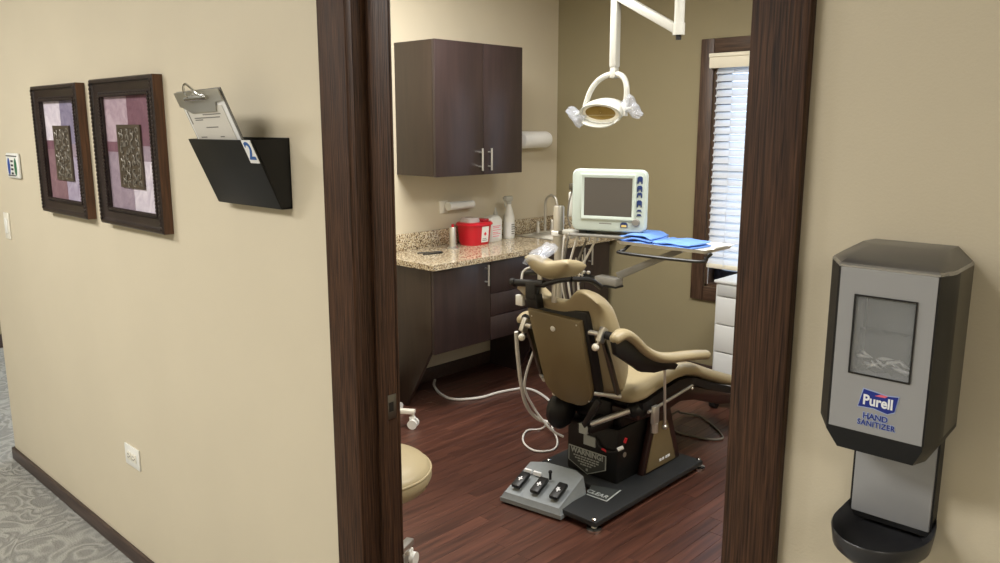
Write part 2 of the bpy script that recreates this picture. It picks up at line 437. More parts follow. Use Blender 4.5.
sp = sp.build('strike_plate', 'dark_steel', dr, label='steel strike plate with dark latch hole')
B().box((sx+.0008,.077,.925),(sx+.002,.090,.948)).build('latch_hole', 'black_plastic', sp)

# window in the back wall
wn = thing('window_1', 'window with dark brown wood casing and dark sash', 'window', (WX0,YB,WZ0)); wn['kind'] = 'structure'
cw = .088
B().box((WX0-cw,YB-.02,WZ0-cw),(WX0,YB,WZ1+cw), bev=.004).build('side_casing', 'window_wood', wn)
B().box((WX1,YB-.02,WZ0-cw),(WX1+cw,YB,WZ1+cw), bev=.004).build('side_casing', 'window_wood', wn)
B().box((WX0,YB-.02,WZ1),(WX1,YB,WZ1+cw), bev=.004).build('head_casing', 'window_wood_h', wn)
B().box((WX0,YB-.02,WZ0-cw),(WX1,YB,WZ0), bev=.004).build('sill_casing', 'window_wood_h', wn)
for lo, hi in (((WX0,YB,WZ0),(WX0+.016,YB+T,WZ1)), ((WX1-.016,YB,WZ0),(WX1,YB+T,WZ1)), ((WX0,YB,WZ1-.016),(WX1,YB+T,WZ1)), ((WX0,YB,WZ0),(WX1,YB+T,WZ0+.016))):
    B().box(lo, hi).build('reveal', 'window_wood', wn)
sh = B(); y0 = YB+.085
for lo, hi in (((WX0+.016,y0,WZ0+.016),(WX0+.06,y0+.03,WZ1-.016)), ((WX1-.06,y0,WZ0+.016),(WX1-.016,y0+.03,WZ1-.016)), ((WX0+.06,y0,WZ0+.016),(WX1-.06,y0+.03,WZ0+.1)), ((WX0+.06,y0,WZ1-.07),(WX1-.06,y0+.03,WZ1-.016)), ((WX0+.06,y0,1.28),(WX1-.06,y0+.03,1.33))):
    sh.box(lo, hi, bev=.003)
sh = sh.build('sash', 'sash_dark', wn)
B().box((WX0+.055,y0+.012,WZ0+.095),(WX1-.055,y0+.017,1.285)).build('pane', 'glass', sh)
B().box((WX0+.055,y0+.012,1.325),(WX1-.055,y0+.017,WZ1-.065)).build('pane', 'glass', sh)
# venetian blind
bl = thing('venetian_blind', 'white slatted venetian blind with cream valance hanging in the window', 'blind', (WX0,YB,WZ0))
bx0, bx1 = WX0+.012, WX1-.012
v = B(); v.prism([(YB-.048,1.945),(YB-.048,1.998),(YB-.056,2.003),(YB-.056,2.021),(YB-.03,2.025),(YB-.03,1.937),(YB-.044,1.937)], 0, WX0-.012, WX1+.01)
v.build('valance', 'blind_ivory', bl)
slat = None; nz = 27
for k in range(nz):
    z = .770 + k*(1.925-.770)/(nz-1)
    if slat is None:
        bb = B(); ring = []
        rings = [[], []]
        for e, xx in enumerate((bx0, bx1)):
            for q in range(5):
                a = -1+q*.5; rings[e].append((xx, a*.024, .004*(1-a*a)+.0014))
            for q in range(4,-1,-1):
                a = -1+q*.5; rings[e].append((xx, a*.024, .004*(1-a*a)-.0014))
        bb.loft(rings); slat = bb.build('slat', 'blind_white'); slat.parent = bl
    else:
        s2 = slat.copy(); C.objects.link(s2); s2.parent = bl; slat_o = s2
    o = slat if k == 0 else s2
    o.rotation_euler = (math.radians(56),0,0)
    o.location = Vector((0, YB+.012, z)) - Vector((WX0,YB,WZ0))
for o in bl.children:
    if o.name.startswith('slat'): o.location.x = -WX0
B().box((bx0,YB-.012,.722),(bx1,YB+.034,.750), bev=.006).build('bottom_rail', 'blind_ivory', bl)
for xx in (WX0+.13, (WX0+WX1)/2, WX1-.13):
    B().cyl((xx,YB-.014,.735),(xx,YB-.014,1.93),.0016,n=6).build('ladder_cord', 'blind_white', bl)
B().cyl((WX0+.03,YB-.016,.62),(WX0+.03,YB-.016,1.93),.0015,n=6).build('pull_cord', 'blind_white', bl)

# ceiling lights (the rooms' own lamps, above the frame)
def troffer(x, y, power, label, lx=1.2, ly=.6, group='fluorescent ceiling troffers'):
    t = thing('ceiling_light', label, 'ceiling light', (x,y,H-.03), group=group, world=False)
    f = B(); f.box((-lx/2-.03,-ly/2-.03,0),(lx/2+.03,-ly/2,.028), bev=.003); f.box((-lx/2-.03,ly/2,0),(lx/2+.03,ly/2+.03,.028), bev=.003)
    f.box((-lx/2-.03,-ly/2,0),(-lx/2,ly/2,.028), bev=.003); f.box((lx/2,-ly/2,0),(lx/2+.03,ly/2,.028), bev=.003)
    f.build('frame', 'white_enamel', t)
    B().box((-lx/2,-ly/2,.012),(lx/2,ly/2,.02)).build('diffuser', 'diffuser', t)
    l = bpy.data.lights.new('tube_light', 'AREA'); l.shape = 'RECTANGLE'; l.size = lx; l.size_y = ly; l.energy = power; l.color = (1., .985, .96)
    lo = bpy.data.objects.new('tube_light', l); C.objects.link(lo); lo.parent = t; lo.location = (0,0,-.005)
troffer(-3.7, -1.65, HALL_LIGHT*1.1, 'white fluorescent ceiling light over the left end of the hall')
troffer(-1.6, -1.95, HALL_LIGHT*.85, 'white fluorescent ceiling light over the hall outside the doorway')
troffer(1.7, -2.2, HALL_LIGHT*.4, 'white fluorescent ceiling light over the right end of the hall')
troffer(-5.5, 1.2, HALL_LIGHT*.6, 'white fluorescent ceiling light beyond the hall corner')
troffer(-2.75, 1.45, ROOM_LIGHT, 'white fluorescent ceiling light over the treatment chair', .6, 1.2)
troffer(-.9, 1.6, ROOM_LIGHT, 'white fluorescent ceiling light in the right half of the treatment room', .6, 1.2)

# ================================================================== HALL WALL THINGS
def picture(x0, x1, z0, z1, label, pal):
    t = thing('framed_picture', label, 'picture', ((x0+x1)/2,0,z0), group='square framed abstract pictures on the hall wall')
    fr = B().ring(x0, x1, z0, z1, [(0,-.001),(0,-.030),(.004,-.034),(.012,-.034),(.016,-.028),(.022,-.025),(.040,-.020),(.044,-.024),(.050,-.024),(.055,-.018),(.055,-.006),(0,-.001)])
    fr = fr.build('frame', 'frame_wood', t, ang=25)
    s = B(); s.box((x1-.0005,-.0295,z0+.0005),(x1+.0015,-.0012,z1-.0005)); s.build('frame_edge', 'frame_side', fr, label='reddish brown wood edge of the frame')
    rope = B(); n = 34
    a0, a1, c0, c1 = x0+.051, x1-.051, z0+.051, z1-.051
    for k in range(n):
        u = (k+.5)/n
        for p, ax in (((a0,-.0245,c0+(c1-c0)*u),2), ((a1,-.0245,c0+(c1-c0)*u),2), ((a0+(a1-a0)*u,-.0245,c0),0), ((a0+(a1-a0)*u,-.0245,c1),0)):
            tt = bmesh.new(); bmesh.ops.create_uvsphere(tt, u_segments=6, v_segments=4, radius=1)
            M = Matrix.Translation(p) @ Matrix.Rotation(.6, 4, 'Y') @ Matrix.Diagonal((.0065,.005,.0065,1)); rope._merge(tt, M)
    # outer rope too, on the right and left rails
        for xx in (x0+.009, x1-.009):
            tt = bmesh.new(); bmesh.ops.create_uvsphere(tt, u_segments=6, v_segments=4, radius=1)
            rope._merge(tt, Matrix.Translation((xx,-.034,z0+.01+(z1-z0-.02)*u)) @ Matrix.Rotation(.6, 4, 'Y') @ Matrix.Diagonal((.0065,.004,.0075,1)))
    rope.build('rope_bead', 'frame_wood', fr)['kind'] = 'stuff'
    ox0, ox1, oz0, oz1 = x0+.054, x1-.054, z0+.054, z1-.054; W_, H_ = ox1-ox0, oz1-oz0
    cv = B().box((ox0,-.009,oz0),(ox1,-.004,oz1)).build('canvas', pal[4], t)
    U = lambda u: ox0+u*W_
    V = lambda q: oz1-q*H_
    for (u0,u1,v0,v1,m) in ((0,.49,0,.40,pal[0]), (.49,1,0,.43,pal[1]), (0,.50,.49,1,pal[2]), (.50,1,.56,1,pal[3]), (0,.5,.40,.49,pal[4]), (.5,1,.43,.56,pal[5])):
        B().box((U(u0),-.0105-.001*random.random(),V(v1)),(U(u1),-.008,V(v0))).build('canvas_patch', m, cv)
    rp = B(); rp.ring(U(.27), U(.75), V(.80), V(.25), [(0,-.01),(0,-.017),(.012,-.017),(.014,-.014)])
    rp.box((U(.27)+.003,-.0145,V(.80)+.003),(U(.75)-.003,-.010,V(.25)-.003)); rp = rp.build('relief_panel', 'dark_bronze', t, label='dark metal panel with raised silvery scrolls')
    sc = B(); random.seed(3)
    for i in range(4):
        for j in range(9):
            cx, cz = U(.355+.105*i+.012*random.random()), V(.305+.057*j); a0 = random.random()*6.3; r0 = .0150
            d = random.choice((-1,1))
            sc.tube([(cx+r0*(1-.11*q)*math.cos(a0+d*q*.62), -.016, cz+r0*(1-.11*q)*math.sin(a0+d*q*.62)) for q in range(8)], [.0032,.0016], n=5, smooth=2)
    sc.build('scroll_relief', 'scroll_silver', rp)['kind'] = 'stuff'
    return t
picture(-3.398, -2.957, 1.279, 1.742, 'dark framed picture in violet and white, beside the small emblem plate', ('canvas_white','canvas_violet','canvas_rose','canvas_lilac','canvas_plum','canvas_mauve'))
picture(-2.833, -2.365, 1.280, 1.746, 'dark framed picture in pink and plum, next to the clipboard', ('canvas_pink','canvas_plum','canvas_mauve','canvas_white','canvas_plum','canvas_mauve'))

# file pocket
fp = thing('wall_file_pocket', 'black plastic wall file pocket with white number tag on hall wall', 'file holder', (-1.865,0,1.40))
p0, p1, zb, zt = -2.018, -1.712, 1.403, 1.567
b = B(); b.prism([(-.0012,zb),(-.0012,zt+.004),(-.005,zt+.004),(-.005,zb)], 0, p0, p1)                      # back
b.build('back_panel', 'black_plastic', fp)
b = B(); b.prism([(-.028,zb),(-.100,zt),(-.104,zt-.001),(-.032,zb-.001)], 0, p0, p1, bev=.0008); b.build('front_panel', 'black_plastic', fp)
B().box((p0,-.030,zb-.002),(p1,-.002,zb+.003)).build('bottom_panel', 'black_plastic', fp)
for xx in (p0, p1-.003):
    B().prism([(-.003,zb),(-.003,zt),(-.098,zt),(-.028,zb)], 0, xx, xx+.003).build('end_panel', 'black_plastic', fp)
sl = Vector((0,-.072,.164)).normalized(); ang = math.atan2(.072,.164)
Mf = Matrix.Translation((0,-.103,1.565)) @ Matrix.Rotation(ang, 4, 'X')   # local: x along, -y outwards, -z down the front face
tg = B(); tg.box((-1.752,-.0025,-.056),(-1.712,-.001,.002), M=Mf); tg = tg.build('number_tag', 'paper', fp, label='white paper tag with a blue 2')
text('numeral', '2', .062, 'print_blue', tg, Mf @ Matrix.Translation((-1.732,-.0027,-.027)) @ FACE, bold=.0012)
# clipboard leaning out of the pocket
cb = thing('clipboard', 'dark clipboard with metal clip leaning in the black file pocket', 'clipboard', (-1.87,-.05,1.404))
Mc = Matrix.Translation((-1.893,-.013,1.409)) @ Matrix.Rotation(math.radians(22.5), 4, 'X') @ Matrix.Rotation(math.radians(-1.5), 4, 'Y')
bw, bh = .228, .307
bd = B(); bd.box((-bw/2,-.003,0),(bw/2,0,bh-.008), bev=.001, M=Mc); bd.build('board', 'grey_plastic', cb)
cl = B(); cl.prism([(-.070,.245),(.060,.245),(.075,.268),(.114,.272),(.114,.299),(-.114,.299),(-.114,.262),(-.092,.258)], 1, -.010, -.0072, bev=.001); cl.bm.transform(Mc)
cl = cl.build('clip', 'steel', cb, label='silver spring clip')
lp = B(); lp.tube([(-.04,-.014,.288),(-.03,-.02,.292),(-.022,-.024,.308),(0,-.024,.322),(.022,-.024,.308),(.03,-.02,.292),(.04,-.014,.288)], .0028, n=6); lp.cyl((-.055,-.014,.282),(.055,-.014,.282),.0055,n=10); lp.bm.transform(Mc)
lp.build('clip_spring', 'chrome', cl)
pf = thing('paper_form', 'printed paper form held under the clip of the clipboard', 'paper', (-1.87,-.056,1.404))
B().box((-.106,-.0052,.004),(.110,-.0042,.280), M=Mc).build('sheet', 'paper', pf)
B().box((-.098,-.0066,.004),(.092,-.0056,.258), M=Mc).build('sheet', 'paper_form', pf)
ln = B()
for z, x0_, x1_ in ((.238,-.02,.07),(.230,-.07,.06),(.225,-.07,-.03),(.205,-.03,.03),(.180,-.08,-.05),(.180,.02,.04),(.158,-.05,.08),(.150,-.06,.08),(.142,-.06,.06),(.134,-.06,.08),(.126,-.05,.07),(.118,-.06,.08)):
    ln.box((x0_,-.0070,z-.0013),(x1_,-.0066,z+.0013), M=Mc)
ln.box((-.094,-.0070,.215),(-.089,-.0066,.25), M=Mc)
ln.build('printed_lines', 'print_grey', pf)
# small plates on the far left
es = thing('wall_sign', 'small square white wall sign with blue and green ovals', 'sign', (-3.79,0,1.38))
B().box((-3.862,-.012,1.385),(-3.705,0,1.488), bev=.008).build('plate', 'white_plastic', es)
for xx, m in ((-3.825,'emblem_blue'), (-3.742,'emblem_green')):
    B().ball((xx,-.012,1.432),(.017,.0022,.036)).build('oval_emblem', m, es)
bb = B()
for z in (1.405,1.422,1.438,1.455): bb.box((-3.796,-.0135,z-.004),(-3.770,-.0115,z+.004))
bb.box((-3.85,-.0135,1.474),(-3.718,-.0115,1.478)); bb.box((-3.84,-.0135,1.394),(-3.75,-.0115,1.398)); bb.build('sign_print', 'print_dark', es)
ls = thing('light_switch', 'ivory light switch plate near the hall corner', 'light switch', (-3.99,0,1.11))
B().box((-4.008,-.006,1.112),(-3.938,0,1.228), bev=.0025).build('plate', 'ivory', ls)
B().box((-3.990,-.010,1.137),(-3.956,-.005,1.203), bev=.002).build('rocker', 'white_plastic', ls)
wo = thing('wall_outlet', 'white electrical outlet set sideways low on the hall wall', 'outlet', (-2.827,0,.395))
B().box((-2.887,-.006,.395),(-2.767,0,.473), bev=.0025).build('plate', 'white_plastic', wo)
for xx in (-2.848,-2.806):
    sk = B(); sk.box((xx-.0165,-.009,.419),(xx+.0165,-.005,.449), bev=.003); sk = sk.build('socket', 'ivory', wo)
    q = B(); q.box((xx-.008,-.0095,.439),(xx+.002,-.0085,.4415)); q.box((xx-.008,-.0095,.427),(xx+.002,-.0085,.4295)); q.cyl((xx+.009,-.0085,.434),(xx+.009,-.0095,.434),.0028,n=8); q.build('slots', 'print_dark', sk)

# hand sanitizer dispenser
hs = thing('sanitizer_dispenser', 'black and grey hand sanitizer dispenser with drip tray on hall wall', 'dispenser', (-.305,0,1.07))
prof = [(-.378,0),(-.3835,-.066),(-.3565,-.115),(-.2465,-.115),(-.2375,-.088),(-.2405,0)]
def inset(P, d, dy): 
    cx = -.305
    return [(cx+(x-cx)*(1-d), y*(1-dy)) for x, y in P]
bk = B(); 
bk.loft([[(x,y,1.238) for x,y in ((-.378,0),(-.3835,-.066),(-.380,-.072),(-.2380,-.072),(-.2405,0))], [(x,y,1.436) for x,y in ((-.378,0),(-.3835,-.066),(-.380,-.072),(-.2380,-.072),(-.2405,0))]])
bk.build('body', 'dispenser_side', hs)
for P in ([(-.3835,-.066),(-.3565,-.1155),(-.3525,-.1155),(-.3525,-.06)], [(-.2378,-.068),(-.2375,-.088),(-.2455,-.1155),(-.2485,-.1155),(-.2485,-.06)]):
    B().loft([[(x,y,1.238) for x,y in P], [(x,y,1.436) for x,y in P]]).build('corner_band', 'dispenser_black', hs)
tp = B(); tp.loft([[(x,y,1.4402) for x,y in inset(prof,.02,.015)], [(x,y,1.446) for x,y in inset(prof,.12,.08)], [(x,y,1.457) for x,y in inset(prof,.3,.5)]])
tp.build('top_cover', 'dispenser_top', hs)
B().loft([[(x,y,1.4355) for x,y in prof], [(x,y,1.4382) for x,y in prof], [(x,y,1.4402) for x,y in inset(prof,.02,.015)]]).build('top_highlight', 'dispenser_highlight', hs)  # thin band added to stand in for light caught on the top edge
bt = B(); bt.loft([[(x,y,1.2385) for x,y in prof], [(x,y,1.232) for x,y in prof], [(x,y,1.208) for x,y in inset(prof,.2,.1)]]); bt.build('bottom_cover', 'dispenser_black', hs)
pn = B(); a = B()
pn.box((-.3535,-.1165,1.2385),(-.334,-.074,1.4355)); pn.box((-.267,-.1165,1.2385),(-.2475,-.074,1.4355)); pn.box((-.334,-.1165,1.2385),(-.267,-.074,1.310)); pn.box((-.334,-.1165,1.404),(-.267,-.074,1.4355))
pn = pn.build('front_panel', 'dispenser_silver', hs)
B().ring(-.3352,-.2658,1.3088,1.4052,[(0,-.1165),(0,-.1185),(.0017,-.1185),(.0017,-.1165)]).build('window_rim', 'dispenser_black', hs)
B().box((-.334,-.0735,1.310),(-.267,-.0722,1.404)).build('cavity', 'dispenser_cavity', hs)
B().box((-.3338,-.1155,1.3102),(-.2672,-.1147,1.4038)).build('clear_window', 'clear_pane', hs)
bg = B(); bg.pillow(lambda u,v,s: (-.3005+u*.034+.002*math.sin(9*v), -.094+s*.016+.004*math.sin(7*u+5*v)*abs(s), 1.334+v*.024+.003*math.sin(11*u)), nu=14, nv=14)
bg.build('refill_bag', 'clear_bag', hs, label='crumpled clear refill bag')
random.seed(11)
cr = B()
for k in range(13):
    cx_, cz_ = -.327+.0045*k, 1.316+.024*random.random(); a_ = random.uniform(-.9,.9); l_ = random.uniform(.006,.013)
    cr.tube([(cx_-l_*math.cos(a_),-.101+.004*random.random(),cz_-l_*math.sin(a_)*.6), (cx_,-.106,cz_+.004*random.random()), (cx_+l_*math.cos(a_),-.100,cz_+l_*math.sin(a_)*.6)], [.0006,.0022,.0005], n=5, smooth=3, )
cr.bm.verts.ensure_lookup_table()
for v_ in cr.bm.verts: v_.co.x = min(-.2695, max(-.3315, v_.co.x)); v_.co.z = max(1.3115, v_.co.z)
cr = cr.build('bag_creases', 'bag_crease', hs, label='shiny folds of the refill bag'); cr['kind'] = 'stuff'
bg2 = B(); bg2.pillow(lambda u,v,s: (-.3005+u*.033, -.085+s*.010, 1.381+v*.022), nu=8, nv=8); bg2.build('refill_bottle', 'clear_bag', hs)
lg = B(); yl = -.1167
flag = lambda g: [(-.3205-g*.8,1.2705-g),(-.3155-g*.8,1.2925+g),(-.303,1.2910+g),(-.289,1.2890+g),(-.2765+g,1.2905+g),(-.2795+g*.6,1.2720-g),(-.287,1.2680-g),(-.303,1.2715-g)]
lg.prism(flag(.0012), 1, yl-.0004, yl); lg = lg.build('logo', 'logo_pale', hs)
B().prism(flag(0), 1, yl-.0008, yl-.0003).build('logo_field', 'logo_blue', lg)
B().prism([(-.3025,1.2868),(-.296,1.2898),(-.288,1.2892),(-.291,1.2868)], 1, yl-.0012, yl-.0007).build('logo_swoosh', 'print_pink', lg)
text('logo_lettering', 'Purell', .0172, 'letter_white', lg, face_at(-.2985,yl-.0010,1.2795), bold=.0005, depth=.0002, sx=.86)
text('lettering', 'HAND', .0098, 'logo_blue', hs, face_at(-.3000,yl-.0006,1.2600), bold=.0001, depth=.0002)
text('lettering', 'SANITIZER', .0094, 'logo_blue', hs, face_at(-.2985,yl-.0006,1.2510), bold=.0001, depth=.0002, sx=.9, spacing=1.08)
text('lettering_outline', 'HAND', .0098, 'logo_pale', hs, face_at(-.3000,yl-.0002,1.2600), bold=.0009, depth=.0001)
text('lettering_outline', 'SANITIZER', .0094, 'logo_pale', hs, face_at(-.2985,yl-.0002,1.2510), bold=.0007, depth=.0001, sx=.9, spacing=1.08)
B().box((-.350,-.022,1.092),(-.253,-.001,1.215), bev=.002).build('neck_panel', 'dispenser_silver', hs)
B().box((-.3525,-.020,1.085),(-.2505,-.0008,1.216)).build('neck_back', 'dispenser_black', hs)
tr = B(); n = 40; R = []
for rr, z in ((.78,1.060),(1.0,1.074),(1.05,1.094),(1.03,1.096),(.97,1.092),(.80,1.076),(.45,1.070),(.02,1.069)):
    row = []
    for k in range(n):
        a = 2*PI*k/n; xx = .056*rr*math.cos(a); yy = -.044+.078*rr*math.sin(a)
        zz = z
        lift = max(0., (yy+.045)/.045)
        if rr > .9: zz = z + .016*min(1, lift)**2
        row.append((-.301+xx, min(-.0012, yy), zz))
    R.append(row)
tr.loft(R); tr.build('drip_tray', 'tray_black', hs, ang=50)

# ================================================================== CABINETS
def bar_handle(parent, p0, p1, out, r=.0065):
    d = (Vector(p1)-Vector(p0)); o = Vector(out)
    h = B(); h.cyl(Vector(p0)+o, Vector(p1)+o, r, n=12)
    for f in (.18, .82): h.cyl(Vector(p0)+d*f, Vector(p0)+d*f+o, r*.8, n=10)
    return h.build('handle', 'steel', parent)
XU = -3.39
uc = thing('wall_cabinet', 'dark espresso two-door wall cabinet with bar handles', 'cabinet', (-3.56,2.32,1.315))
cy0, cy1, cz0, cz1 = 1.990, 2.715, 1.315, 2.064
B().box((XW,cy0,cz0),(XU-.020,cy1,cz1), bev=.0015).build('carcass', 'cabinet_side', uc)
ym = 2.372
d1 = B().box((XU-.0195,cy0+.001,cz0-.002),(XU,ym-.002,cz1+.001), bev=.002).build('door', 'cabinet_wood', uc)
d2 = B().box((XU-.0195,ym+.002,cz0-.002),(XU,cy1-.001,cz1+.001), bev=.002).build('door', 'cabinet_wood', uc)
bar_handle(d1, (XU,ym-.035,1.338),(XU,ym-.035,1.468),(.028,0,0))
bar_handle(d2, (XU,ym+.042,1.338),(XU,ym+.042,1.468),(.028,0,0))
XL = -3.215; ZC = .83; ZBOT = .365
lc = thing('base_cabinet', 'dark espresso base cabinet with single door and tapered side panel', 'cabinet', (-3.45,2.03,0))
sidepoly = [(XW+.016,0),(-3.46,0),(XL-.0205,ZBOT+.01),(XL-.0205,ZC),(XW+.016,ZC)]
B().prism(sidepoly, 1, 1.80, 1.822, bev=.001).build('side_panel', 'cabinet_side', lc)
B().box((XW+.016,1.823,ZBOT),(XL-.021,2.247,ZC)).build('carcass', 'cabinet_wood', lc)
d = B().box((XL-.020,1.803,ZBOT-.012),(XL,2.246,ZC-.008), bev=.002).build('door', 'cabinet_wood', lc)
bar_handle(d, (XL,2.205,.690),(XL,2.205,.812),(.028,0,0))
dc = thing('drawer_cabinet', 'dark espresso three-drawer base cabinet behind the treatment chair', 'cabinet', (-3.45,2.57,0))
B().box((XW+.016,2.249,ZBOT),(XL-.021,2.87,ZC)).build('carcass', 'cabinet_wood', dc)
B().prism(sidepoly, 1, 2.76, 2.78).build('support_panel', 'cabinet_wood', dc)
for z0, z1 in ((.634,ZC-.008),(.497,.630),(ZBOT-.012,.493)):
    d = B().box((XL-.020,2.250,z0),(XL,2.868,z1), bev=.002).build('drawer', 'cabinet_wood', dc)
    bar_handle(d, (XL,2.50,(z0+z1)/2),(XL,2.64,(z0+z1)/2),(.028,0,0))
sk = thing('sink_cabinet', 'dark espresso sink cabinet in the corner by the back wall', 'cabinet', (-3.45,3.15,0))
B().box((XW+.016,2.872,ZBOT),(XL-.021,YB-.016,.695)).build('carcass', 'cabinet_wood', sk)
B().box((XL-.045,2.872,.696),(XL-.021,YB-.016,ZC)).build('front_rail', 'cabinet_wood', sk)
for y0_, y1_ in ((2.872,3.15),(3.153,3.425)):
    d = B().box((XL-.020,y0_,ZBOT-.012),(XL,y1_,ZC-.008), bev=.002).build('door', 'cabinet_wood', sk)
    bar_handle(d, (XL,y0_+.04 if y0_ > 3 else y1_-.04,.69),(XL,y0_+.04 if y0_ > 3 else y1_-.04,.812),(.028,0,0))
B().prism(sidepoly, 1, 3.40, 3.42).build('support_panel', 'cabinet_wood', sk)
ct = thing('countertop', 'speckled beige granite countertop with low backsplash', 'countertop', (-3.46,2.6,ZC))
t = B(); 
SX0, SX1, SY0, SY1 = -3.66, -3.32, 2.98, 3.36
cx0, cx1, cyy0, cyy1 = XW+.001, -3.185, 1.775, YB-.001
for lo, hi in (((cx0,cyy0),(cx1,SY0)), ((cx0,SY0),(SX0,SY1)), ((SX1,SY0),(cx1,SY1)), ((cx0,SY1),(cx1,cyy1))):
    t.box((lo[0],lo[1],ZC+.001),(hi[0],hi[1],.862))
t.build('slab', 'granite', ct)
B().box((XW+.001,1.78,.862),(XW+.022,YB-.001,.962), bev=.002).build('backsplash', 'granite', ct)
B().box((XW+.023,YB-.022,.862),(-3.25,YB-.001,.962), bev=.002).build('backsplash', 'granite', ct)
si = thing('sink_basin', 'stainless steel sink set into the granite counter', 'sink', (-3.49,3.17,.70))
b = B(); b.ring(0,1,0,1,[]) if False else None
R = []
for ins, z in ((-.012,.8635),(.004,.8645),(.010,.855),(.018,.72),(.05,.702),(.15,.70)):
    R.append([(SX0+ins,SY0+ins,z),(SX1-ins,SY0+ins,z),(SX1-ins,SY1-ins,z),(SX0+ins,SY1-ins,z)])
b = B(); b.loft(R, caps=False); b.bm.faces.new([b.bm.verts.new(p) for p in R[-1]]); b.build('basin', 'steel', si)
fc = thing('faucet', 'chrome gooseneck faucet with two levers behind the sink', 'faucet', (-3.64,3.20,.862))
fx, fy = -3.635, 3.235
B().box((fx-.022,fy-.10,.8635),(fx+.022,fy+.10,.874), bev=.004).build('deck_plate', 'steel', fc)
B().tube([(fx,fy,.874),(fx,fy,1.0),(fx,fy,1.06),(fx+.012,fy,1.10),(fx+.05,fy,1.125),(fx+.09,fy,1.11),(fx+.105,fy,1.07),(fx+.107,fy,1.04)], .0095, n=12).build('spout', 'steel', fc)
for s in (-1,1):
    k = B(); k.lathe([(.016,.874),(.014,.90),(.010,.92),(.011,.94),(.006,.948)], (fx,fy+s*.075,0), n=14); k = k.build('handle', 'steel', fc)
    B().tube([(fx,fy+s*.075,.938),(fx+.03,fy+s*.085,.948),(fx+.055,fy+s*.092,.952)], .005, n=8).build('lever', 'steel', k)

# things on the counter and the wall above it
ZT = .862
sc = thing('sharps_container', 'red plastic sharps container with clear lid and white label', 'container', (-3.55,2.53,ZT))
def rrect(cx, cy, hx, hy, r, z, n=5):
    P = []
    for (sx_, sy_, a0) in ((1,1,0),(-1,1,90),(-1,-1,180),(1,-1,270)):
        for k in range(n+1):
            a = math.radians(a0+90*k/n); P.append((cx+sx_*(hx-r)+r*math.cos(a), cy+sy_*(hy-r)+r*math.sin(a), z))
    return P
cxx, cyy = -3.60, 2.50
b = B(); b.loft([rrect(cxx,cyy,.066,.090,.05,ZT), rrect(cxx,cyy,.071,.097,.055,ZT+.02), rrect(cxx,cyy,.080,.108,.06,ZT+.125)]); b.build('body', 'red_plastic', sc)
b = B(); b.loft([rrect(cxx,cyy,.087,.116,.062,ZT+.124), rrect(cxx,cyy,.087,.116,.062,ZT+.132), rrect(cxx,cyy,.080,.108,.06,ZT+.142), rrect(cxx,cyy,.068,.096,.05,ZT+.144)]); b.build('rim', 'red_plastic', sc)
b = B(); b.loft([rrect(cxx,cyy-.038,.056,.050,.03,ZT+.143), rrect(cxx,cyy-.038,.054,.048,.03,ZT+.162), rrect(cxx,cyy-.034,.046,.040,.025,ZT+.172)]); b.build('lid', 'clear_lid', sc)
b = B(); b.box((cxx-.03,cyy+.03,ZT+.143),(cxx+.05,cyy+.085,ZT+.160), bev=.006); b.build('lid_flap', 'red_clear', sc)
Ml = Matrix.Translation((cxx+.0695,cyy+.020,ZT+.012)) @ Matrix.Rotation(.094, 4, 'Y')
b = B(); b.box((.001,-.030,.006),(.0025,.030,.105), M=Ml); lb = b.build('label', 'paper', sc)
b = B(); b.prism([(-.012,.058),(0,.046),(.012,.058),(0,.072)], 0, .0026, .0032); b.bm.transform(Ml); b.build('warning_mark', 'print_red', lb)
b = B(); b.box((.0026,-.022,.016),(.003,.022,.020), M=Ml); b.box((.0026,-.022,.026),(.003,.012,.030), M=Ml); b.build('label_print', 'print_grey', lb)
cn = thing('steel_canister', 'slim brushed steel cylinder with flared foot beside red container', 'canister', (-3.560,2.275,ZT))
b = B(); b.lathe([(.034,0),(.034,.006),(.023,.014),(.021,.030),(.021,.128),(.019,.132),(.0,.132)], (-3.560,2.275,ZT), n=20); b.build('cylinder', 'steel', cn)
b = B(); b.cyl((-3.560,2.275,ZT+.132),(-3.560,2.275,ZT+.150),.008,n=12); b.build('nozzle', 'red_plastic', cn)
bo = thing('white_jug', 'white plastic jug with pointed spout behind the sharps container', 'bottle', (-3.62,2.680,ZT))
b = B(); b.loft([rrect(-3.62,2.680,.040,.060,.02,ZT), rrect(-3.62,2.680,.043,.064,.022,ZT+.01), rrect(-3.62,2.680,.043,.064,.022,ZT+.135), rrect(-3.62,2.685,.036,.050,.02,ZT+.155), rrect(-3.62,2.700,.018,.022,.015,ZT+.168)]); b.build('body', 'white_plastic', bo)
b = B(); b.lathe([(.014,.160),(.014,.178),(.009,.184),(.004,.214),(.002,.216)], (-3.62,2.715,ZT), n=14); b.build('spout_cap', 'white_enamel', bo)
lb = B().box((-3.5772,2.635,ZT+.02),(-3.5762,2.727,ZT+.115)).build('label', 'paper', bo)
b = B(); 
for z, y1_ in ((.10,2.715),(.09,2.705),(.075,2.717),(.06,2.695),(.05,2.715),(.035,2.705)): b.box((-3.5764,2.645,ZT+z-.002),(-3.5758,y1_,ZT+z+.002))
b.build('label_print', 'print_pink', lb)
sb = thing('spray_bottle', 'white trigger spray bottle standing right of the jug', 'bottle', (-3.62,2.845,ZT))
b = B(); b.lathe([(.035,0),(.038,.006),(.038,.125),(.036,.145),(.026,.185),(.016,.215),(.014,.232)], (-3.62,2.845,ZT), n=22); b.build('bottle', 'white_plastic', sb)
